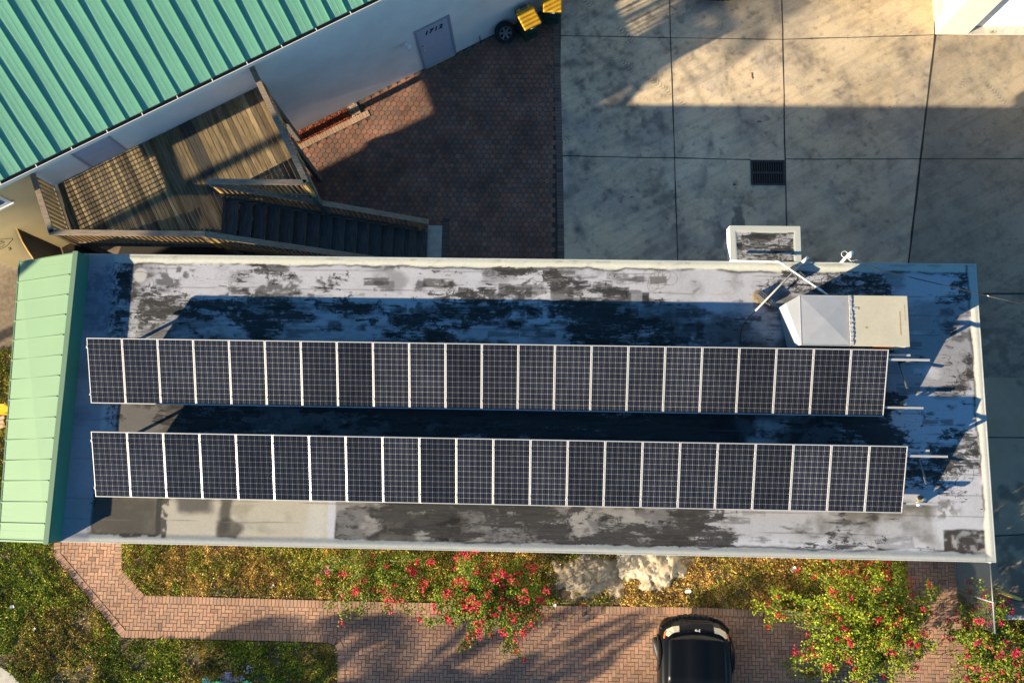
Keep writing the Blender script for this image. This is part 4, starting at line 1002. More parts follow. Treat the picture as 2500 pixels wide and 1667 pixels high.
# arched timber gate closing the alley below the deck
gt=thing('alley_gate','curved timber gate top closing the dark alley beside the mint eave','gate',tuple(at(60,600,1.2)*1.0-Vector((0,0,1.2))))
g0=wp(-8.25,.06,0); g1=Vector((-12.1,4.5,0))
pa=at(42,556,1.95); pb=at(58,590,1.72); pc=at(80,624,1.25)
arc=[at(40,556,2.0),at(48,574,1.95),at(55,590,1.85),at(66,608,1.65),at(82,632,1.3),at(98,652,.9)]
mb=MB()
for a_,b_ in zip(arc[:-1],arc[1:]): mb.bar(a_,b_,.03,.04)
mb.build('arched_rail',M['postwood'],gt)
mb=MB()
for a_,b_ in zip(arc[:-1],arc[1:]):
    n_=(b_-a_).cross(Vector((0,0,1))).normalized()*.02
    mb.hexa([Vector((a_.x,a_.y,0))-n_,Vector((b_.x,b_.y,0))-n_,Vector((b_.x,b_.y,0))+n_,Vector((a_.x,a_.y,0))+n_],[a_-n_,b_-n_,b_+n_,a_+n_])
mb.build('boards',M['alley_shade_black'],gt)

mb=MB(); mb.prism([(-12.75,4.4),(-4.2,4.4),(-4.2,6.5),(-8.0,6.5),(-12.1,6.55)],-.01,.0035); tag(mb.build('alley_shade_floor',M['alley_shade_black']),kind='structure')  # dark sheet standing for the shade under the deck
# ------------------------------------------------------------------ bins, spare wheel by the wall
def make_bin(label,p,rotz):
    b=thing('wheelie_bin',label,'bin',tuple(p),'yellow lidded bins by the wall'); b.rotation_euler=(0,0,rotz)
    mb=MB(); w0,w1,d0,d1=.21,.27,.24,.31; z0,z1=.06,.98
    mb.hexa([(-w0,-d0+.06,z0),(w0,-d0+.06,z0),(w0,d0,z0),(-w0,d0,z0)],[(-w1,-d1,z1),(w1,-d1,z1),(w1,d1,z1),(-w1,d1,z1)]); mb.build('body',M['bin'],b,bev=.04,local=True,seg=3)
    mb=MB(); mb.hexa([(-.285,-.345,.985),(.285,-.345,.985),(.285,.27,.985),(-.285,.27,.985)],[(-.27,-.33,1.05),(.27,-.33,1.05),(.27,.26,1.07),(-.27,.26,1.07)]); mb.build('lid',M['bin_lid'],b,bev=.035,local=True,seg=3)
    mb=MB(); mb.tube([(-.25,.30,.95),(-.25,.40,.97),(.25,.40,.97),(.25,.30,.95)],.018,8); mb.build('handle',M['bin'],b,local=True)
    mb=MB()
    for sx in (-.17,.17): mb.box(sx-.05,.25,1.0,sx+.05,.36,1.03)
    mb.build('hinge',M['bin_lid'],b,local=True)
    for sx in (-.25,.25):
        mb=MB(); mb.lathe([(0,-.03),(.12,-.03),(.13,0),(.12,.03),(0,.03)],(sx,.25,.13),(1,0,0),16); mb.build('wheel',M['rubber'],b,local=True)
    mb=MB(); mb.box(-.07,-d1-.006,.90,.07,-d1+.03,.915); mb.build('marking',M['white'],b,local=True)
    mb=MB(); mb.box(-.14,-d1+.005,.42,.14,-d1+.06,.50); mb.build('grab_bar',M['bin'],b,local=True)
    return b
pz=at(1290,41,1.06); make_bin('yellow lidded green bin turned askew beside the spare wheel',(pz.x,pz.y,0),rad(27))
pz=at(1349,2,1.06); make_bin('yellow lidded green bin standing square next to the concrete slab',(pz.x,pz.y,0),rad(1))
wc=at(1224,62,.36); wc=wp((wc-A0).dot(DW),.26,.31)
wh=thing('spare_wheel','old car wheel with a five spoke rim leaning on the wall','wheel',(wc.x,wc.y,0))
ax=(NW_*.80+Vector((0,0,.60))).normalized()
mb=MB(); mb.lathe([(.20,-.09),(.27,-.10),(.315,-.07),(.325,0),(.315,.07),(.27,.10),(.205,.09),(.20,.03)],wc,ax,28); mb.build('tyre',M['rubber'],wh,smooth=True)
mb=MB(); mb.lathe([(.205,-.08),(.20,.08),(.18,.085),(.175,.0)],wc,ax,28); mb.lathe([(0,.075),(.05,.075),(.055,.05),(.0,.04)],wc,ax,14)
u=ax.orthogonal().normalized();v=ax.cross(u)
for k in range(6):
    t=2*math.pi*k/6; r_=u*math.cos(t)+v*math.sin(t); mb.bar(wc+ax*.055+r_*.03,wc+ax*.07+r_*.19,.06,.02,tuple(ax))
mb.build('rim',M['galv'],wh)
mb=MB(); mb.lathe([(0,0),(.18,0),(.18,.01),(0,.01)],wc-ax*.02,ax,24); mb.build('hub_back',M['black'],wh)
p=wp(6.22,.08,0); tp=thing('standpipe','short dark garden tap post against the wall by the wheel','tap',tuple(p))
mb=MB(); mb.tube([p,p+Vector((0,0,.42))],.018,8); mb.build('post',M['iron'],tp)
mb=MB(); mb.tube([p+Vector((0,0,.42)),p+Vector((0,0,.42))+NW_*.08],.014,8); mb.build('spout',M['steel'],tp)

# ------------------------------------------------------------------ drain grate
a=at(1832,391,0);b=at(1917,453,0); dg=thing('drain_grate','black cast iron drain grate with two rows of slots','drain',((a.x+b.x)/2,(a.y+b.y)/2,0))
X0,X1,Y0,Y1=a.x,b.x,b.y,a.y
mb=MB(); mb.box(X0,Y0,-.01,X1,Y1,.006); mb.build('pit',M['void'],dg)
mb=MB(); e=.055; ym_=(Y0+Y1)/2
mb.box(X0,Y0,.007,X1,Y0+e,.016); mb.box(X0,Y1-e,.007,X1,Y1,.016); mb.box(X0,Y0+e,.007,X0+e,Y1-e,.016); mb.box(X1-e,Y0+e,.007,X1,Y1-e,.016); mb.box(X0+e,ym_-.03,.007,X1-e,ym_+.03,.016)
mb.build('frame',M['iron'],dg)
mb=MB(); n=14
for i in range(n):
    x=X0+e+(X1-X0-2*e)*(i+.0)/(n-1); mb.box(x-.012,Y0+e,.008,x+.012,Y1-e,.014)
mb.build('bars',M['iron'],dg)

# ------------------------------------------------------------------ garage building, top right
ga=at(2284,85,0);gb_=at(2360,82,0); GX=ga.x;GY=ga.y; hg=4.6
gg=thing('garage_building','bright sunlit cream garage corner with a white sectional door','building',(GX,GY,0))
wd_=gb_.x-GX; rec=.26
mb=MB(); mb.box(GX,GY,-.05,GX+wd_,GY+8,hg); mb.box(GX+wd_,GY+rec+.06,-.05,GX+9,GY+8,hg); mb.build('wall',M['stucco_bright'],gg)
mb=MB(); mb.box(GX+wd_+.0,GY+rec,.02,GX+6,GY+rec+.055,3.2)
gd=mb.build('garage_door',M['white'],gg)
mb=MB()
for r_ in range(5):
    for c_ in range(6):
        for k in range(3): mb.box(GX+wd_+.22+c_*.75+k*.10,GY+rec-.005,.16+r_*.5,GX+wd_+.25+c_*.75+k*.10,GY+rec,.50+r_*.5)
mb.build('door_rib',M['trim_white'],gd)
mb=MB(); mb.box(GX+wd_,GY-.005,-.03,GX+9,GY+rec,.035); mb.build('threshold',M['curb'],gg)
mb=MB(); mb.box(GX-.035,GY+.45,.0,GX-.002,GY+6,.5); mb.build('downpipe',M['stucco_cream_glow'],gg,bev=.01)

# ------------------------------------------------------------------ cars
def make_car(label,pos,rotz,paint,badge=True):
    c=thing('parked_car',label,'car',tuple(pos)); c.rotation_euler=(0,0,rotz)
    # local frame: nose at y=0 pointing +y, car runs to -y
    secs=[(.00,.52,.50,.50),(-.05,.74,.66,.60),(-.16,.86,.80,.66),(-.32,.92,.88,.76),(-.55,.945,.94,.88),(-.9,.955,.985,.93),(-1.35,.955,1.02,.96),(-1.75,.945,1.04,.98),(-2.6,.94,1.02,.98),(-3.6,.94,1.02,.97),(-4.3,.92,.98,.95),(-4.55,.86,.9,.88)]
    V=[];Fc=[];nc=7
    for y,w_,zt_,zf in secs:
        pr=[(0,zt_),(.45*w_,zt_-.008),(.74*w_,zt_-.03),(.82*w_,zf-.01),(.94*w_,zf-.05),(1.0*w_,zf-.2),(.985*w_,.34)]
        row=[(-x,y,z) for x,z in pr[::-1]]+[(x,y,z) for x,z in pr[1:]]
        V+=row
    m_=13
    for i in range(len(secs)-1):
        for k in range(m_-1): Fc.append((i*m_+k,i*m_+k+1,(i+1)*m_+k+1,(i+1)*m_+k))
    Fc.append(tuple(range(m_-1,-1,-1))); e_=(len(secs)-1)*m_; Fc.append(tuple(range(e_,e_+m_)))
    mb=MB(); mb.add(V,Fc); o=mb.build('body',paint,c,smooth=True,local=True)
    sb_=o.modifiers.new('sub','SUBSURF'); sb_.levels=2; sb_.render_levels=2
    # hood panel with crease
    mb=MB(); ys=[-.36,-.5,-.75,-1.05,-1.35,-1.6]; xs=[-1,-.86,-.55,-.28,-.26,0,.26,.28,.55,.86,1]
    def hz(y): return np.interp(-y,[.36,.55,.9,1.35,1.75],[.905,.962,1.005,1.04,1.058])
    vs=[];fs=[]
    for y in ys:
        for x in xs:
            wv=.735+.02*(-y-.36); yy=y-(.0+.13*x*x if y>-.4 else .02*x*x)
            vs.append((x*wv,yy,hz(yy)-.035*abs(x)**3+(.006 if abs(x)<.27 else 0)))
    n_=len(xs)
    for i in range(len(ys)-1):
        for k in range(n_-1): fs.append((i*n_+k,i*n_+k+1,(i+1)*n_+k+1,(i+1)*n_+k))
    mb.add(vs,fs); o=mb.build('hood',paint,c,smooth=True,local=True); so_=o.modifiers.new('sol','SOLIDIFY'); so_.thickness=.02; so_.offset=-1
    # bumper, grille, lamps
    mb=MB(); pts=[]
    for t in np.linspace(-1,1,13): pts.append((t*.88,.02-.34*abs(t)**2.6,.52))
    for a_,b_ in zip(pts[:-1],pts[1:]): mb.bar(a_,b_,.12,.22)
    mb.build('bumper',M['car_trim'],c,bev=.03,local=True)
    for sx in (-1,1):
        mb=MB(); pp=[(sx*t*.9,.045-.36*t**2.6,.60) for t in np.linspace(.42,.97,7)]
        for a_,b_ in zip(pp[:-1],pp[1:]): mb.bar(a_,b_,.11,.10)
        mb.build('bumper_end',paint,c,bev=.02,local=True)
    mb=MB(); mb.hexa([(-.44,-.02,.60),(.44,-.02,.60),(.44,-.24,.60),(-.44,-.24,.60)],[(-.44,-.10,.79),(.44,-.10,.79),(.44,-.30,.86),(-.44,-.30,.86)]); gr_=mb.build('grille',M['car_trim'],c,local=True)
    mb=MB()
    for k in range(7): x=-.36+k*.12; mb.bar((x-.04,-.055,.72),(x+.04,-.055,.72),.006,.012)
    mb.build('grille_slots',M['iron'],gr_,local=True)
    mb=MB(); pts=[(t*.46,-.26-.05*t*t,.885-.02*t*t) for t in np.linspace(-1,1,9)]
    for a_,b_ in zip(pts[:-1],pts[1:]): mb.bar(a_,b_,.085,.02)
    mb.build('hood_lip',paint,c,bev=.008,local=True)
    for sx in (-1,1):
        mb=MB(); P0=[(sx*.45,-.17,.815),(sx*.62,-.20,.80),(sx*.76,-.28,.785),(sx*.83,-.40,.80)]; P1=[(sx*.45,-.30,.885),(sx*.58,-.33,.885),(sx*.66,-.37,.895),(sx*.74,-.44,.90)]
        vs=P0+P1; fs=[(i,i+1,5+i,4+i) if sx>0 else (i+1,i,4+i,5+i) for i in range(3)]
        dn=[(x,y+.0,z-.08) for x,y,z in P0]; vs+=dn; fs+=[(i,8+i,9+i,i+1) if sx>0 else (8+i,i,i+1,9+i) for i in range(3)]
        mb.add(vs,fs); hl=mb.build('headlight',M['lens'],c,local=True)
        mb=MB(); mb.bar((sx*.80,-.33,.80),(sx*.835,-.50,.81),.045,.03); mb.build('turn_signal',M['amber'],hl,bev=.008,local=True)
    # cabin
    mb=MB(); lo_=[(-.80,-1.72,1.02),(.80,-1.72,1.02)]; B=[(-.84,-1.66,1.0),(.84,-1.66,1.0),(.86,-4.4,1.0),(-.86,-4.4,1.0)]; T=[(-.62,-2.55,1.66),(.62,-2.55,1.66),(.62,-4.2,1.66),(-.62,-4.2,1.66)]
    mb.hexa([B[3],B[2],B[1],B[0]],[T[3],T[2],T[1],T[0]]); mb.build('cabin',paint,c,bev=.05,local=True)
    mb=MB(); vs=[];fs=[]
    for i,t in enumerate(np.linspace(0,1,5)):
        for x in np.linspace(-1,1,9):
            wv=.77*(1-t)+.60*t; vs.append((x*wv,-1.64-.84*t-.10*x*x*(1-t)+.035*(1-x*x)+.012,1.03+.60*t+.012))
    for i in range(4):
        for k in range(8): fs.append((i*9+k,i*9+k+1,(i+1)*9+k+1,(i+1)*9+k))
    mb.add(vs,fs); mb.build('windshield',M['glass'],c,smooth=True,local=True)
    mb=MB(); vs=[];fs=[]
    for j,yo in enumerate((.10,.0)):
        for x in np.linspace(-1,1,9): vs.append((x*.80,-1.64-.13*x*x+.035+yo,1.05-.0*j))
    for k in range(8): fs.append((k,9+k,10+k,k+1))
    mb.add(vs,fs); mb.build('cowl',M['car_trim'],c,local=True)
    for x0_,x1_,y0_,y1_ in ((-.02,-.50,-1.585,-1.66),(.55,.08,-1.67,-1.60)):
        mb=MB(); mb.bar((x0_,y0_,1.085),(x1_,y1_,1.10),.022,.02); mb.bar((x0_-.0,y0_+.03,1.09),((x0_+x1_)/2,(y0_+y1_)/2+.03,1.09),.012,.012); mb.build('wiper',M['pipe_grey'],c,local=True)
    for sx in (-1,1):
        mb=MB(); mb.obox((sx*1.0,-2.05,1.06),(1,.0,0),(0,1,0),(0,0,1),.10,.07,.08); mb.build('mirror',paint,c,bev=.03,local=True)
    for sx,yy,ang in ((-1,-.92,rad(14)),(1,-.92,rad(14)),(-1,-3.62,0),(1,-3.62,0)):
        ax_=Vector((math.cos(ang),math.sin(ang),0)); off=.845 if yy<-2 else .875
        wc_=Vector((sx*off,yy,.365)); mb=MB()
        mb.lathe([(.22,-.10),(.33,-.115),(.365,-.08),(.37,0),(.365,.08),(.33,.115),(.22,.10)],wc_,ax_,28); wt=mb.build('wheel',M['rubber'],c,smooth=True,local=True)
        mb=MB(); mb.lathe([(0,.06*sx),(.06,.07*sx),(.20,.085*sx),(.225,.10*sx),(.23,.05*sx)],wc_,ax_,20); mb.build('rim',M['galv'],wt,smooth=True,local=True)
    for sx in (-1,1):
        mb=MB(); pts=[(sx*(.955+.015*math.sin(t)),-.92+.44*math.cos(t),.42+.44*math.sin(t)) for t in np.linspace(.15,2.99,11)]
        for a_,b_ in zip(pts[:-1],pts[1:]): mb.bar(a_,b_,.07,.05,(1,0,0))
        mb.build('wheel_arch',M['car_trim'],c,bev=.01,local=True)
    if badge:
        t_=text_mesh('badge','Jeep',.075,(0,0,0),(-1,0,0),(0,-.92,.38),M['white'],None,depth=.004,bold=.004)
        t_.parent=c; t_.location=(0,-.225,.945)
        for x in (-.18,.22):
            mb=MB(); mb.box(x-.012,-1.42,hz(-1.42)+.004,x+.012,-1.39,hz(-1.4)+.016); mb.build('washer_jet',M['pipe_grey'],c,local=True)
    return c
cp_=at(1694,1506,.5)
make_car('black four wheel drive car parked nose up on the brick driveway',(cp_.x,cp_.y,.026),rad(-1.2),M['car_paint'])
q_=at(1760,5,.5)
make_car('dark grey car whose rounded nose just shows on the upper slab',(q_.x,q_.y+.14,0),rad(180),M['car_grey'],False)

# ================================================================== SHRUBS
def bez(p0,p1,p2,p3,n):
    t=np.linspace(0,1,n)[:,None]
    return ((1-t)**3)*p0+3*((1-t)**2)*t*p1+3*(1-t)*t*t*p2+t**3*p3
def bougainvillea(label,base,tips,seed,leafden,flow,hmin=.9,hmax=1.7,spread=.10,twigs=4,cols=None,bare=.25,flower_col=(.62,.010,.05),leafs=1.0):
    rng=np.random.default_rng(seed)
    b=thing('bougainvillea',label,'shrub',(base[0],base[1],0))
    mbk=MB(); LP=[];LC=[];FP=[]
    base=np.array([base[0],base[1],0.0])
    for ti,tp in enumerate(tips):
        tp=np.array([tp[0],tp[1],tp[2]]); mid=(base+tp)/2; hz_=rng.uniform(hmin,hmax)
        p1=base+(tp-base)*.15+np.array([0,0,hz_*.9]); p2=base+(tp-base)*.70+np.array([rng.normal(0,.12),rng.normal(0,.12),hz_*1.15])
        L=np.linalg.norm(tp-base)+hz_*.6; n=max(8,int(L/.09)); C=bez(base+rng.normal(0,.05,3)*[1,1,0],p1,p2,tp,n)
        C[1:-1]+=rng.normal(0,.018,(n-2,3))
        if ti%2==0: mbk.tube([tuple(p) for p in C[::2]],[max(.004,.020*(1-i/(n/2+1))**1.1) for i in range(len(C[::2]))],5,False)
        segs=[(C[int(n*bare):],1.0)]
        for k in range(twigs):
            i0=int(n*rng.uniform(bare,.97)); d=rng.normal(0,1,3); d[2]=abs(d[2])*.55; d/=np.linalg.norm(d)
            ln=rng.uniform(.15,.5); T=C[min(i0,n-1)][None,:]+np.linspace(0,1,7)[:,None]*d[None,:]*ln; T[:,2]-=np.linspace(0,1,7)**2*.18*ln
            segs.append((T,1.2))
            if k%2==0: mbk.tube([tuple(p) for p in T[::3]],[.006,.004,.002],4,False)
        for S,wt in segs:
            ln=np.sum(np.linalg.norm(np.diff(S,axis=0),axis=1)); m=int(ln*leafden*wt)
            if m<1: continue
            u=rng.uniform(0,len(S)-1.001,m);i=u.astype(int);f=(u-i)[:,None]; P_=S[i]*(1-f)+S[i+1]*f
            P_=P_+rng.normal(0,spread,(m,3))*[.55,.55,.45]; LP.append(P_)
            tone=rng.uniform(.75,1.25); LC.append(np.full(m,tone))
            if rng.random()<flow:
                FP.append(S[-1]+rng.normal(0,.03,3))
                if rng.random()<.5: FP.append(S[-2]+rng.normal(0,.07,3))
    P_=np.concatenate(LP);tone=np.concatenate(LC); k=P_[:,2]>.03; P_=P_[k];tone=tone[k]; n=len(P_)
    th=rng.uniform(0,2*np.pi,n);el=rng.normal(.05,.5,n); D=np.c_[np.cos(th)*np.cos(el),np.sin(th)*np.cos(el),np.sin(el)]
    Nn=np.c_[rng.normal(0,.55,n),rng.normal(0,.55,n),np.ones(n)]
    cols=np.array(cols if cols is not None else [(.10,.17,.02),(.06,.115,.018),(.16,.21,.03),(.04,.075,.015),(.24,.24,.035)])
    cc=cols[rng.choice(len(cols),n,p=[.32,.26,.2,.12,.1])]*(rng.uniform(.75,1.2,n)*tone)[:,None]
    link('foliage',leafmesh('foliage',P_,D,Nn,rng.uniform(.04,.078,n)*leafs,rng.uniform(.026,.050,n)*leafs,cc),M['leaf'],b)
    mbk.build('branches',M['bark'],b,smooth=True)
    if FP:
        FP=np.array(FP); m=24; Q=np.repeat(FP,m,0); sizes=np.repeat(rng.uniform(.028,.065,len(FP)),m)[:,None]; n=len(Q)
        Q=Q+rng.normal(0,1,(n,3))*sizes*[1,1,.6]+[0,0,.03]
        th=rng.uniform(0,2*np.pi,n);el=rng.uniform(-.1,.9,n); D=np.c_[np.cos(th)*np.cos(el),np.sin(th)*np.cos(el),np.sin(el)]
        cc=np.array(flower_col)[None,:]*rng.uniform(.55,1.2,n)[:,None]
        pk=rng.random(len(FP))<.3; cc[np.repeat(pk,m)]*=[.75,.9,.7]; cc[np.repeat(rng.random(len(FP))<.2,m)]*=[.9,3.2,.8]
        link('blossoms',leafmesh('blossoms',Q,D,np.c_[rng.normal(0,.6,n),rng.normal(0,.6,n),np.ones(n)],rng.uniform(.032,.058,n),rng.uniform(.03,.05,n),cc),M['bract'],b)
    return b
def tipset(rng,n,region,zlo,zhi):   # tips scattered inside a photo-measured outline, as world points at their own height
    out=[];xs=[p[0] for p in region];ys=[p[1] for p in region]
    while len(out)<n:
        x=rng.uniform(min(xs),max(xs));y=rng.uniform(min(ys),max(ys))
        if inpoly(np.array([x]),np.array([y]),region)[0]:
            z=rng.uniform(zlo,zhi); p=at(x,y,z); out.append((p.x,p.y,z))
    return out
def pts_(l): return [(*at(x,y,z)[:2],z) for x,y,z in l]
r_=np.random.default_rng(31)
bp=at(925,1365,0)
t1=tipset(r_,30,[(795,1345),(1060,1345),(1070,1470),(990,1480),(900,1455),(810,1440),(785,1390)],.25,.9)+pts_([(795,1480,.3),(840,1500,.35),(825,1470,.3),(880,1505,.25),(890,1480,.4),(955,1490,.4),(775,1370,.5),(1040,1490,.4),(1000,1495,.5)])
bougainvillea('sprawling thin bougainvillea with scattered red flowers trailing over the dry grass',(bp.x,bp.y),t1,41,80,.22,.5,1.0,twigs=4,cols=[(.10,.155,.02),(.07,.115,.02),(.17,.19,.035),(.05,.075,.015),(.27,.23,.05)])
bp=at(1215,1420,0)
t2=tipset(r_,64,[(1100,1345),(1335,1350),(1345,1470),(1300,1520),(1255,1560),(1140,1545),(1070,1500),(1050,1470),(1085,1420)],.5,1.6)+pts_([(1258,1585,.35),(1135,1575,.45),(1045,1520,.5),(1060,1460,.8),(1325,1510,.5),(1340,1440,.7),(1250,1570,.5)])
bougainvillea('dense bougainvillea covered in crimson flowers beside the grey sand heap',(bp.x,bp.y),t2,42,95,.55,1.0,1.8,twigs=5)
bp=at(2120,1490,0)
t3=tipset(r_,78,[(1960,1400),(2060,1345),(2200,1370),(2240,1430),(2300,1500),(2290,1620),(2200,1670),(2060,1690),(1960,1660),(1920,1520),(1925,1450)],.4,1.4)+pts_([(1835,1480,.4),(1880,1440,.9),(1825,1465,.5),(1860,1500,.4),(1910,1620,.5),(1920,1650,.4),(1975,1660,.5),(2090,1640,.7),(2120,1645,.6),(1890,1450,.8),(2290,1430,.8),(2010,1370,.9),(1955,1390,.8),(1980,1700,.6),(2170,1700,.6)])
bougainvillea('large loose yellow green bougainvillea spreading over the driveway right of the black car',(bp.x,bp.y),t3,43,92,.24,.7,1.35,twigs=5,cols=[(.15,.22,.02),(.09,.15,.018),(.25,.28,.035),(.055,.09,.015),(.33,.31,.045)],bare=.2)
bp=at(2375,1530,0)
t4=tipset(r_,44,[(2330,1440),(2400,1410),(2440,1450),(2440,1560),(2480,1600),(2400,1660),(2330,1620),(2300,1560),(2310,1490)],.3,.9)+pts_([(2345,1650,.3),(2380,1415,1.2),(2310,1655,.3),(2320,1630,.4),(2490,1600,.5),(2430,1620,.4)])
bougainvillea('bougainvillea with deep pink flowers climbing the chain link fence',(bp.x,bp.y),t4,44,75,.38,.6,1.3,twigs=5,cols=[(.10,.165,.02),(.07,.12,.018),(.18,.22,.03),(.04,.075,.015),(.25,.25,.04)],flower_col=(.62,.010,.08))
# small purple flowered weed at the bottom edge
bp=at(560,1663,0)
bougainvillea('low weed with pale violet flowers in the shaded lawn corner',(bp.x,bp.y),pts_([(500,1665,.15),(545,1655,.2),(590,1668,.15),(530,1680,.2),(575,1660,.18)]),45,60,1.0,.1,.25,spread=.06,twigs=3,flower_col=(.42,.40,.68),leafs=.7)

# ------------------------------------------------------------------ chain link fence, kerb and pole at the right
fx,fy=at(2334,1441,0).x,at(2334,1441,0).y; fz=1.75
cf=thing('chain_link_fence','galvanised chain link fence running from the roof corner towards the shrubs','fence',(fx,fy,0))
ytop=by0-.05
for y_ in (fy,ytop-.15):
    mb=MB(); mb.tube([(fx,y_,-.02),(fx,y_,fz+.05)],.03,10); mb.build('post',M['galv'],cf,smooth=True)
mb=MB(); mb.tube([(fx,fy-.75,fz),(fx,ytop,fz)],.022,8); mb.build('top_rail',M['galv'],cf,smooth=True)
mb=MB(); mb.tube([(fx,fy,.06),(fx,ytop,.06)],.018,8); mb.build('bottom_rail',M['galv'],cf,smooth=True)
mb=MB(); L_=ytop-fy+.75; st=.075
n=int((L_+fz)/st)
for i in range(n):
    for sgn_ in (1,-1):
        a0=-fz+i*st; pts=[]
        # line y = a0 + t, z = t  (t 0..fz) clipped to the panel
        t0=max(0,-a0);t1=min(fz-.05,L_-a0)
        if t1<=t0: continue
        if sgn_>0: p=(fx,fy-.75+a0+t0,.05+t0);q=(fx,fy-.75+a0+t1,.05+t1)
        else: p=(fx+.004,fy-.75+a0+t0,fz-t0);q=(fx+.004,fy-.75+a0+t1,fz-t1)
        mb.bar(p,q,.0035,.0035)
mb.build('wire_mesh',M['galv'],cf)
a=at(2422,1437,.35);b=at(2492,1463,.05)
pl=thing('yellow_pole','thick yellow pole leaning to the ground behind the fence','pole',tuple(b))
mb=MB(); mb.tube([a,b],.045,10); mb.build('shaft',pbr('pole_paint',(.75,.48,.10),.5),pl,smooth=True)
mb=MB(); a=at(2440,1449,.2); mb.tube([a-Vector((.02,.06,0)),a+Vector((.02,-.06,0))],.05,10); mb.build('collar',M['rust'],pl,smooth=True)
mb=MB(); a=at(2425,1503,0);b=at(2580,1509,0); mb.hexa([(a.x,a.y-.05,-.03),(b.x,b.y-.05,-.03),(b.x,b.y+.06,-.03),(a.x,a.y+.06,-.03)],[(a.x,a.y-.05,.12),(b.x,b.y-.05,.12),(b.x,b.y+.06,.12),(a.x,a.y+.06,.12)])
tag(mb.build('kerb',M['curb'],bev=.012),'pale concrete kerb between the shaded slab and the right lawn','kerb')
mb=MB()
for k,(x,y,x2,y2) in enumerate(((2436,1458,2560,1470),(2440,1466,2560,1474))):
    mb.bar(at(x,y,.05),at(x2,y2,.05),.09,.035)
tag(mb.build('timber_plank',M['rail']),'weathered planks lying beside the yellow pole','plank')

# yellow bench end below the mint eave
bn=thing('garden_bench','yellow painted bench end just showing left of the mint eave','bench',tuple(at(0,1020,0)))
mb=MB(); a=at(-60,985,.75);b=at(13,985,.75); mb.hexa([(a.x,a.y-.28,.05),(b.x,b.y-.28,.05),(b.x,b.y-.25,.05),(a.x,a.y-.25,.05)],[(a.x,a.y-.04,.8),(b.x,b.y-.04,.8),(b.x,b.y,.8),(a.x,a.y,.8)]); mb.build('backrest',M['yellow'],bn,bev=.01)
mb=MB(); a=at(-60,1040,.42);b=at(10,1018,.42)
for k in range(3): mb.bar(a+Vector((0,-.12*k,0)),b+Vector((0,-.12*k,0)),.10,.03)
mb.build('seat',M['bench_slat'],bn,bev=.006)
mb=MB(); mb.bar(at(-60,1062,.3),at(11,1040,.3),.05,.09); mb.bar(at(8,1035,0),at(8,1035,.4),.06,.06,(1,0,0)); mb.build('frame',M['yellow'],bn)

# ------------------------------------------------------------------ litter and stones
def debris(name,label,cat,px_,py_,w_,h_,ang,mat,z=.03,t=.012,curl=.0):
    c=at(px_,py_,z); X=Vector((math.cos(ang),math.sin(ang),0));Yv=Vector((-X.y,X.x,0))
    mb=MB(); n=5; vs=[];fs=[]
    for j in range(n):
        v=j/(n-1)*2-1
        for i in range(n):
            u=i/(n-1)*2-1
            vs.append(c+X*w_*u/2*(1-.15*v*v)+Yv*h_*v/2*(1-.1*u*u)+Vector((0,0,curl*(u*u-.6*v*v+.5*u*v))))
    for j in range(n-1):
        for i in range(n-1): fs.append((j*n+i,j*n+i+1,(j+1)*n+i+1,(j+1)*n+i))
    mb.add(vs,fs); o=mb.build(name,mat); s_=o.modifiers.new('thick','SOLIDIFY'); s_.thickness=t
    return tag(o,label,cat)
debris('paper_scrap','white rectangular carton on the dry grass below the white sand pile','litter',1680,1443,.16,.09,.15,M['white'],.06,.02,.008)
debris('paper_scrap','torn white paper wedge in the dry grass left of the large shrub','litter',1937,1389,.17,.13,.7,M['white'],.06,.004,.03)
debris('paper_scrap','pale scrap in the dry strip, upper of two left of the sprawling shrub','litter',709,1370,.08,.06,.3,M['white'],.06,.006,.02)
debris('paper_scrap','pale scrap in the dry strip, lower of two left of the sprawling shrub','litter',665,1430,.11,.06,.6,M['white'],.06,.006,.02)
debris('paper_scrap','white scrap on the left lawn nearest the mint eave','litter',30,1480,.11,.08,.2,M['white'],.07,.006,.03)
debris('paper_scrap','white scrap on the left lawn closest to the brick path corner','litter',84,1535,.08,.05,.8,M['white'],.07,.006,.02)
debris('blue_wrapper','blue grey wrapper under the left end of the sprawling shrub','litter',800,1391,.14,.10,.5,M['blind'],.12,.006,.03)
debris('paper_cup_lid','round white lid on the path edge by the dense shrub','litter',1354,1477,.09,.09,0,M['white'],.06,.01,.006)
c=at(1424,1476,.05); mb=MB(); mb.bar(c-Vector((.11,.005,0)),c+Vector((.11,.01,0)),.022,.02); tag(mb.build('red_stick',M['red'],bev=.004),'thin red stick on the grass edge above the brick path','stick')
c=at(1427,1497,.06); mb=MB(); mb.lathe([(0,-.09),(.028,-.085),(.034,-.04),(.034,.03),(.014,.07),(.012,.09),(0,.09)],c,(.5,.85,.1),12); tag(mb.build('bottle',M['block'],smooth=True),'small dark bottle lying on the brick path below the sand heap','bottle')
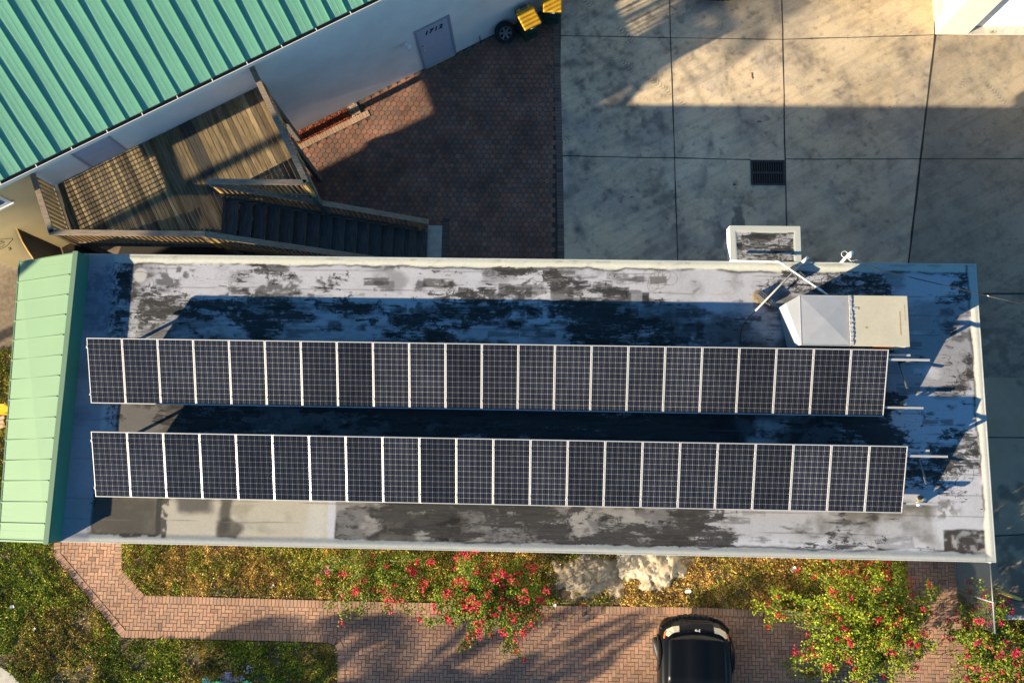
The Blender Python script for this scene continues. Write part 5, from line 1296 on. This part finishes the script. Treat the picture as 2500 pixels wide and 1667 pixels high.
for i,(x,y,l,an,lab) in enumerate(((1543,481,.10,.25,'dark twig on the shaded slab left of the drain'),(1793,451,.05,.1,'dark chip on the slab close to the drain grate'),(2171,262,.09,.4,'brown leaf by the shadow line near the skewed joint'),(2222,79,.08,1.0,'brown leaf just left of the garage corner'),(1836,186,.20,1.7,'thin brown twig on the sunlit slab'),(1855,297,.14,-.05,'dark twig in the shade below the shadow line'),(2098,208,.06,.2,'small leaf in the middle of the sunlit slab'))):
    c=at(x,y,.012); d=Vector((math.cos(an),math.sin(an),0)); s_=Vector((-d.y,d.x,0)); mb=MB()
    if 'leaf' in lab: 
        mb.add([c-d*l/2,c+s_*l*.22+Vector((0,0,.008)),c+d*l/2,c-s_*l*.22+Vector((0,0,.006))],[(0,3,2,1)]); nm='fallen_leaf'
    else:
        mb.tube([c-d*l/2,c-d*l*.1+s_*l*.10,c+d*l*.15+s_*l*.02,c+d*l/2+s_*l*.06],.009 if 'chip' not in lab else .02,6); nm='twig' if 'twig' in lab else 'stone_chip'
    tag(mb.build(nm,M['rust'] if 'brown' in lab else M['iron']),lab,'leaf' if nm=='fallen_leaf' else ('twig' if nm=='twig' else 'stone'))
# grass tuft in the joint by the garage
c=at(2422,81,.0); n=40; rg=np.random.default_rng(2); th=rg.uniform(0,6.3,n); el=rg.uniform(.2,1.2,n)
Pt=np.c_[c.x+rg.normal(0,.04,n),c.y+rg.normal(0,.015,n),np.full(n,.0)]
tag(link('weed',leafmesh('weed',Pt,np.c_[np.cos(th)*np.cos(el),np.sin(th)*np.cos(el),np.sin(el)],np.c_[np.zeros(n),np.zeros(n),np.ones(n)],np.full(n,.09),np.full(n,.015),np.tile((.12,.15,.03),(n,1))),M['grass']),'small green weed growing in the joint before the garage door','weed')

# ------------------------------------------------------------------ palms standing left of the view (their crowns shade the yard and driveway)
def palm(label,base,hgt,fronds,seed,lean=(0,0),tr=.15,lw=.05):
    rng=np.random.default_rng(seed); b=thing('palm_tree',label,'palm tree',(base[0],base[1],0))
    B=np.array([base[0],base[1],0.]); Tp=B+np.array([lean[0],lean[1],hgt])
    C=bez(B,B+[0,0,hgt*.4],Tp-[lean[0]*.3,lean[1]*.3,hgt*.3],Tp,12)
    mb=MB(); mb.tube([tuple(p) for p in C],[tr*1.5]+[tr]*10+[tr*.8],12); mb.build('trunk',M['palm_bark'],b,smooth=True)
    mbr=MB(); LP=[];LD=[];LN=[];LL=[]
    for az,el,ln,dr in fronds:
        d=np.array([math.cos(az)*math.cos(el),math.sin(az)*math.cos(el),math.sin(el)]); h=np.array([math.cos(az),math.sin(az),0])
        R=bez(Tp,Tp+d*ln*.4,Tp+d*ln*.75-[0,0,dr*.25],Tp+d*ln*.8+h*ln*.15-[0,0,dr],26)
        mbr.tube([tuple(p) for p in R[::3]],[.03*(1-i/9)+.006 for i in range(len(R[::3]))],5)
        side=np.cross(h,[0,0,1.])
        for i in range(2,26):
            t=(R[min(i+1,25)]-R[i-1]);t/=np.linalg.norm(t); f=i/25
            for sd in (1,-1):
                for q in (0,.5):
                    p=R[i-1]+(R[i]-R[i-1])*q
                    LP.append(p);LD.append(t*.45+side*sd*.55+np.array([0,0,-.95])+rng.normal(0,.06,3));LN.append([0,0,1]);LL.append((.22+.62*math.sin(math.pi*min(1,f*.85+.12)))*ln/2.6)
    LP=np.array(LP);LD=np.array(LD);n=len(LP);cc=np.array([(.07,.11,.02)])*rng.uniform(.7,1.3,n)[:,None]
    link('fronds',leafmesh('fronds',LP,LD,np.array(LN,float),np.array(LL),np.full(n,lw),cc),M['leaf'],b)
    mbr.build('midribs',M['bark'],b,smooth=True)
    return b
def under(px_,py_,h):   # point at height h whose shadow falls on the ground at this photo position
    g=at(px_,py_,0); t=h/math.sin(EL); p=g-SUNDIR*t; return p
hc=12.0; g_=at(1800,-110,0)+Vector((0,-.25,0)); p=g_-SUNDIR*(hc/math.sin(EL))
D_=lambda a: a*math.pi/180
fr=[(D_(-112),.15,3.3,1.3),(D_(-124),.2,3.4,1.2),(D_(-100),.1,3.0,1.0),(D_(-47),.3,2.7,.5),(D_(-70),.25,3.0,.8),(D_(-20),.3,2.7,.7),(D_(15),.5,2.2,.5),(D_(60),.9,1.6,.4),(D_(200),.6,1.5,.5)]
palm('tall palm outside the view whose fronds shade the upper concrete slab',(p.x,p.y),hc,fr,61)
hc=4.0; g_=at(690,1690,0); p=g_-SUNDIR*(hc/math.sin(EL))
fr=[(k*.55,.35+.1*(k%3),2.6,1.0) for k in range(11)]
palm('palm outside the view whose crown shades the corner of the lawn',(p.x,p.y),hc,fr,62,lw=.11)
hc=4.6; g_=at(960,1690,0); p=g_-SUNDIR*(hc/math.sin(EL))
fr=[(D_(a_),e_,l_,d_) for a_,e_,l_,d_ in ((30,.9,3.4,.3),(40,.55,3.6,.5),(15,.7,3.4,.5),(60,.6,3.0,.8),(100,.4,2.6,1.0),(-10,.5,3.0,.9),(180,.4,2.6,1.0),(230,.4,2.6,1.0),(-60,.4,2.6,1.0))]
palm('palm outside the view whose long fronds shade the brick driveway',(p.x,p.y),hc,fr,63,lw=.09)
hc=3.6; g_=at(1130,1760,0); p=g_-SUNDIR*(hc/math.sin(EL))
fr=[(D_(a_),e_,l_,d_) for a_,e_,l_,d_ in ((25,.75,2.8,.3),(35,.6,3.0,.3),(15,.6,2.6,.4),(48,.4,2.4,.6),(0,.4,2.2,.7),(90,.3,2.0,.9),(180,.3,2.0,.9),(270,.3,2.0,.9))]
palm('short palm outside the view whose broad leaves shade the lower driveway',(p.x,p.y),hc,fr,64,lw=.16)
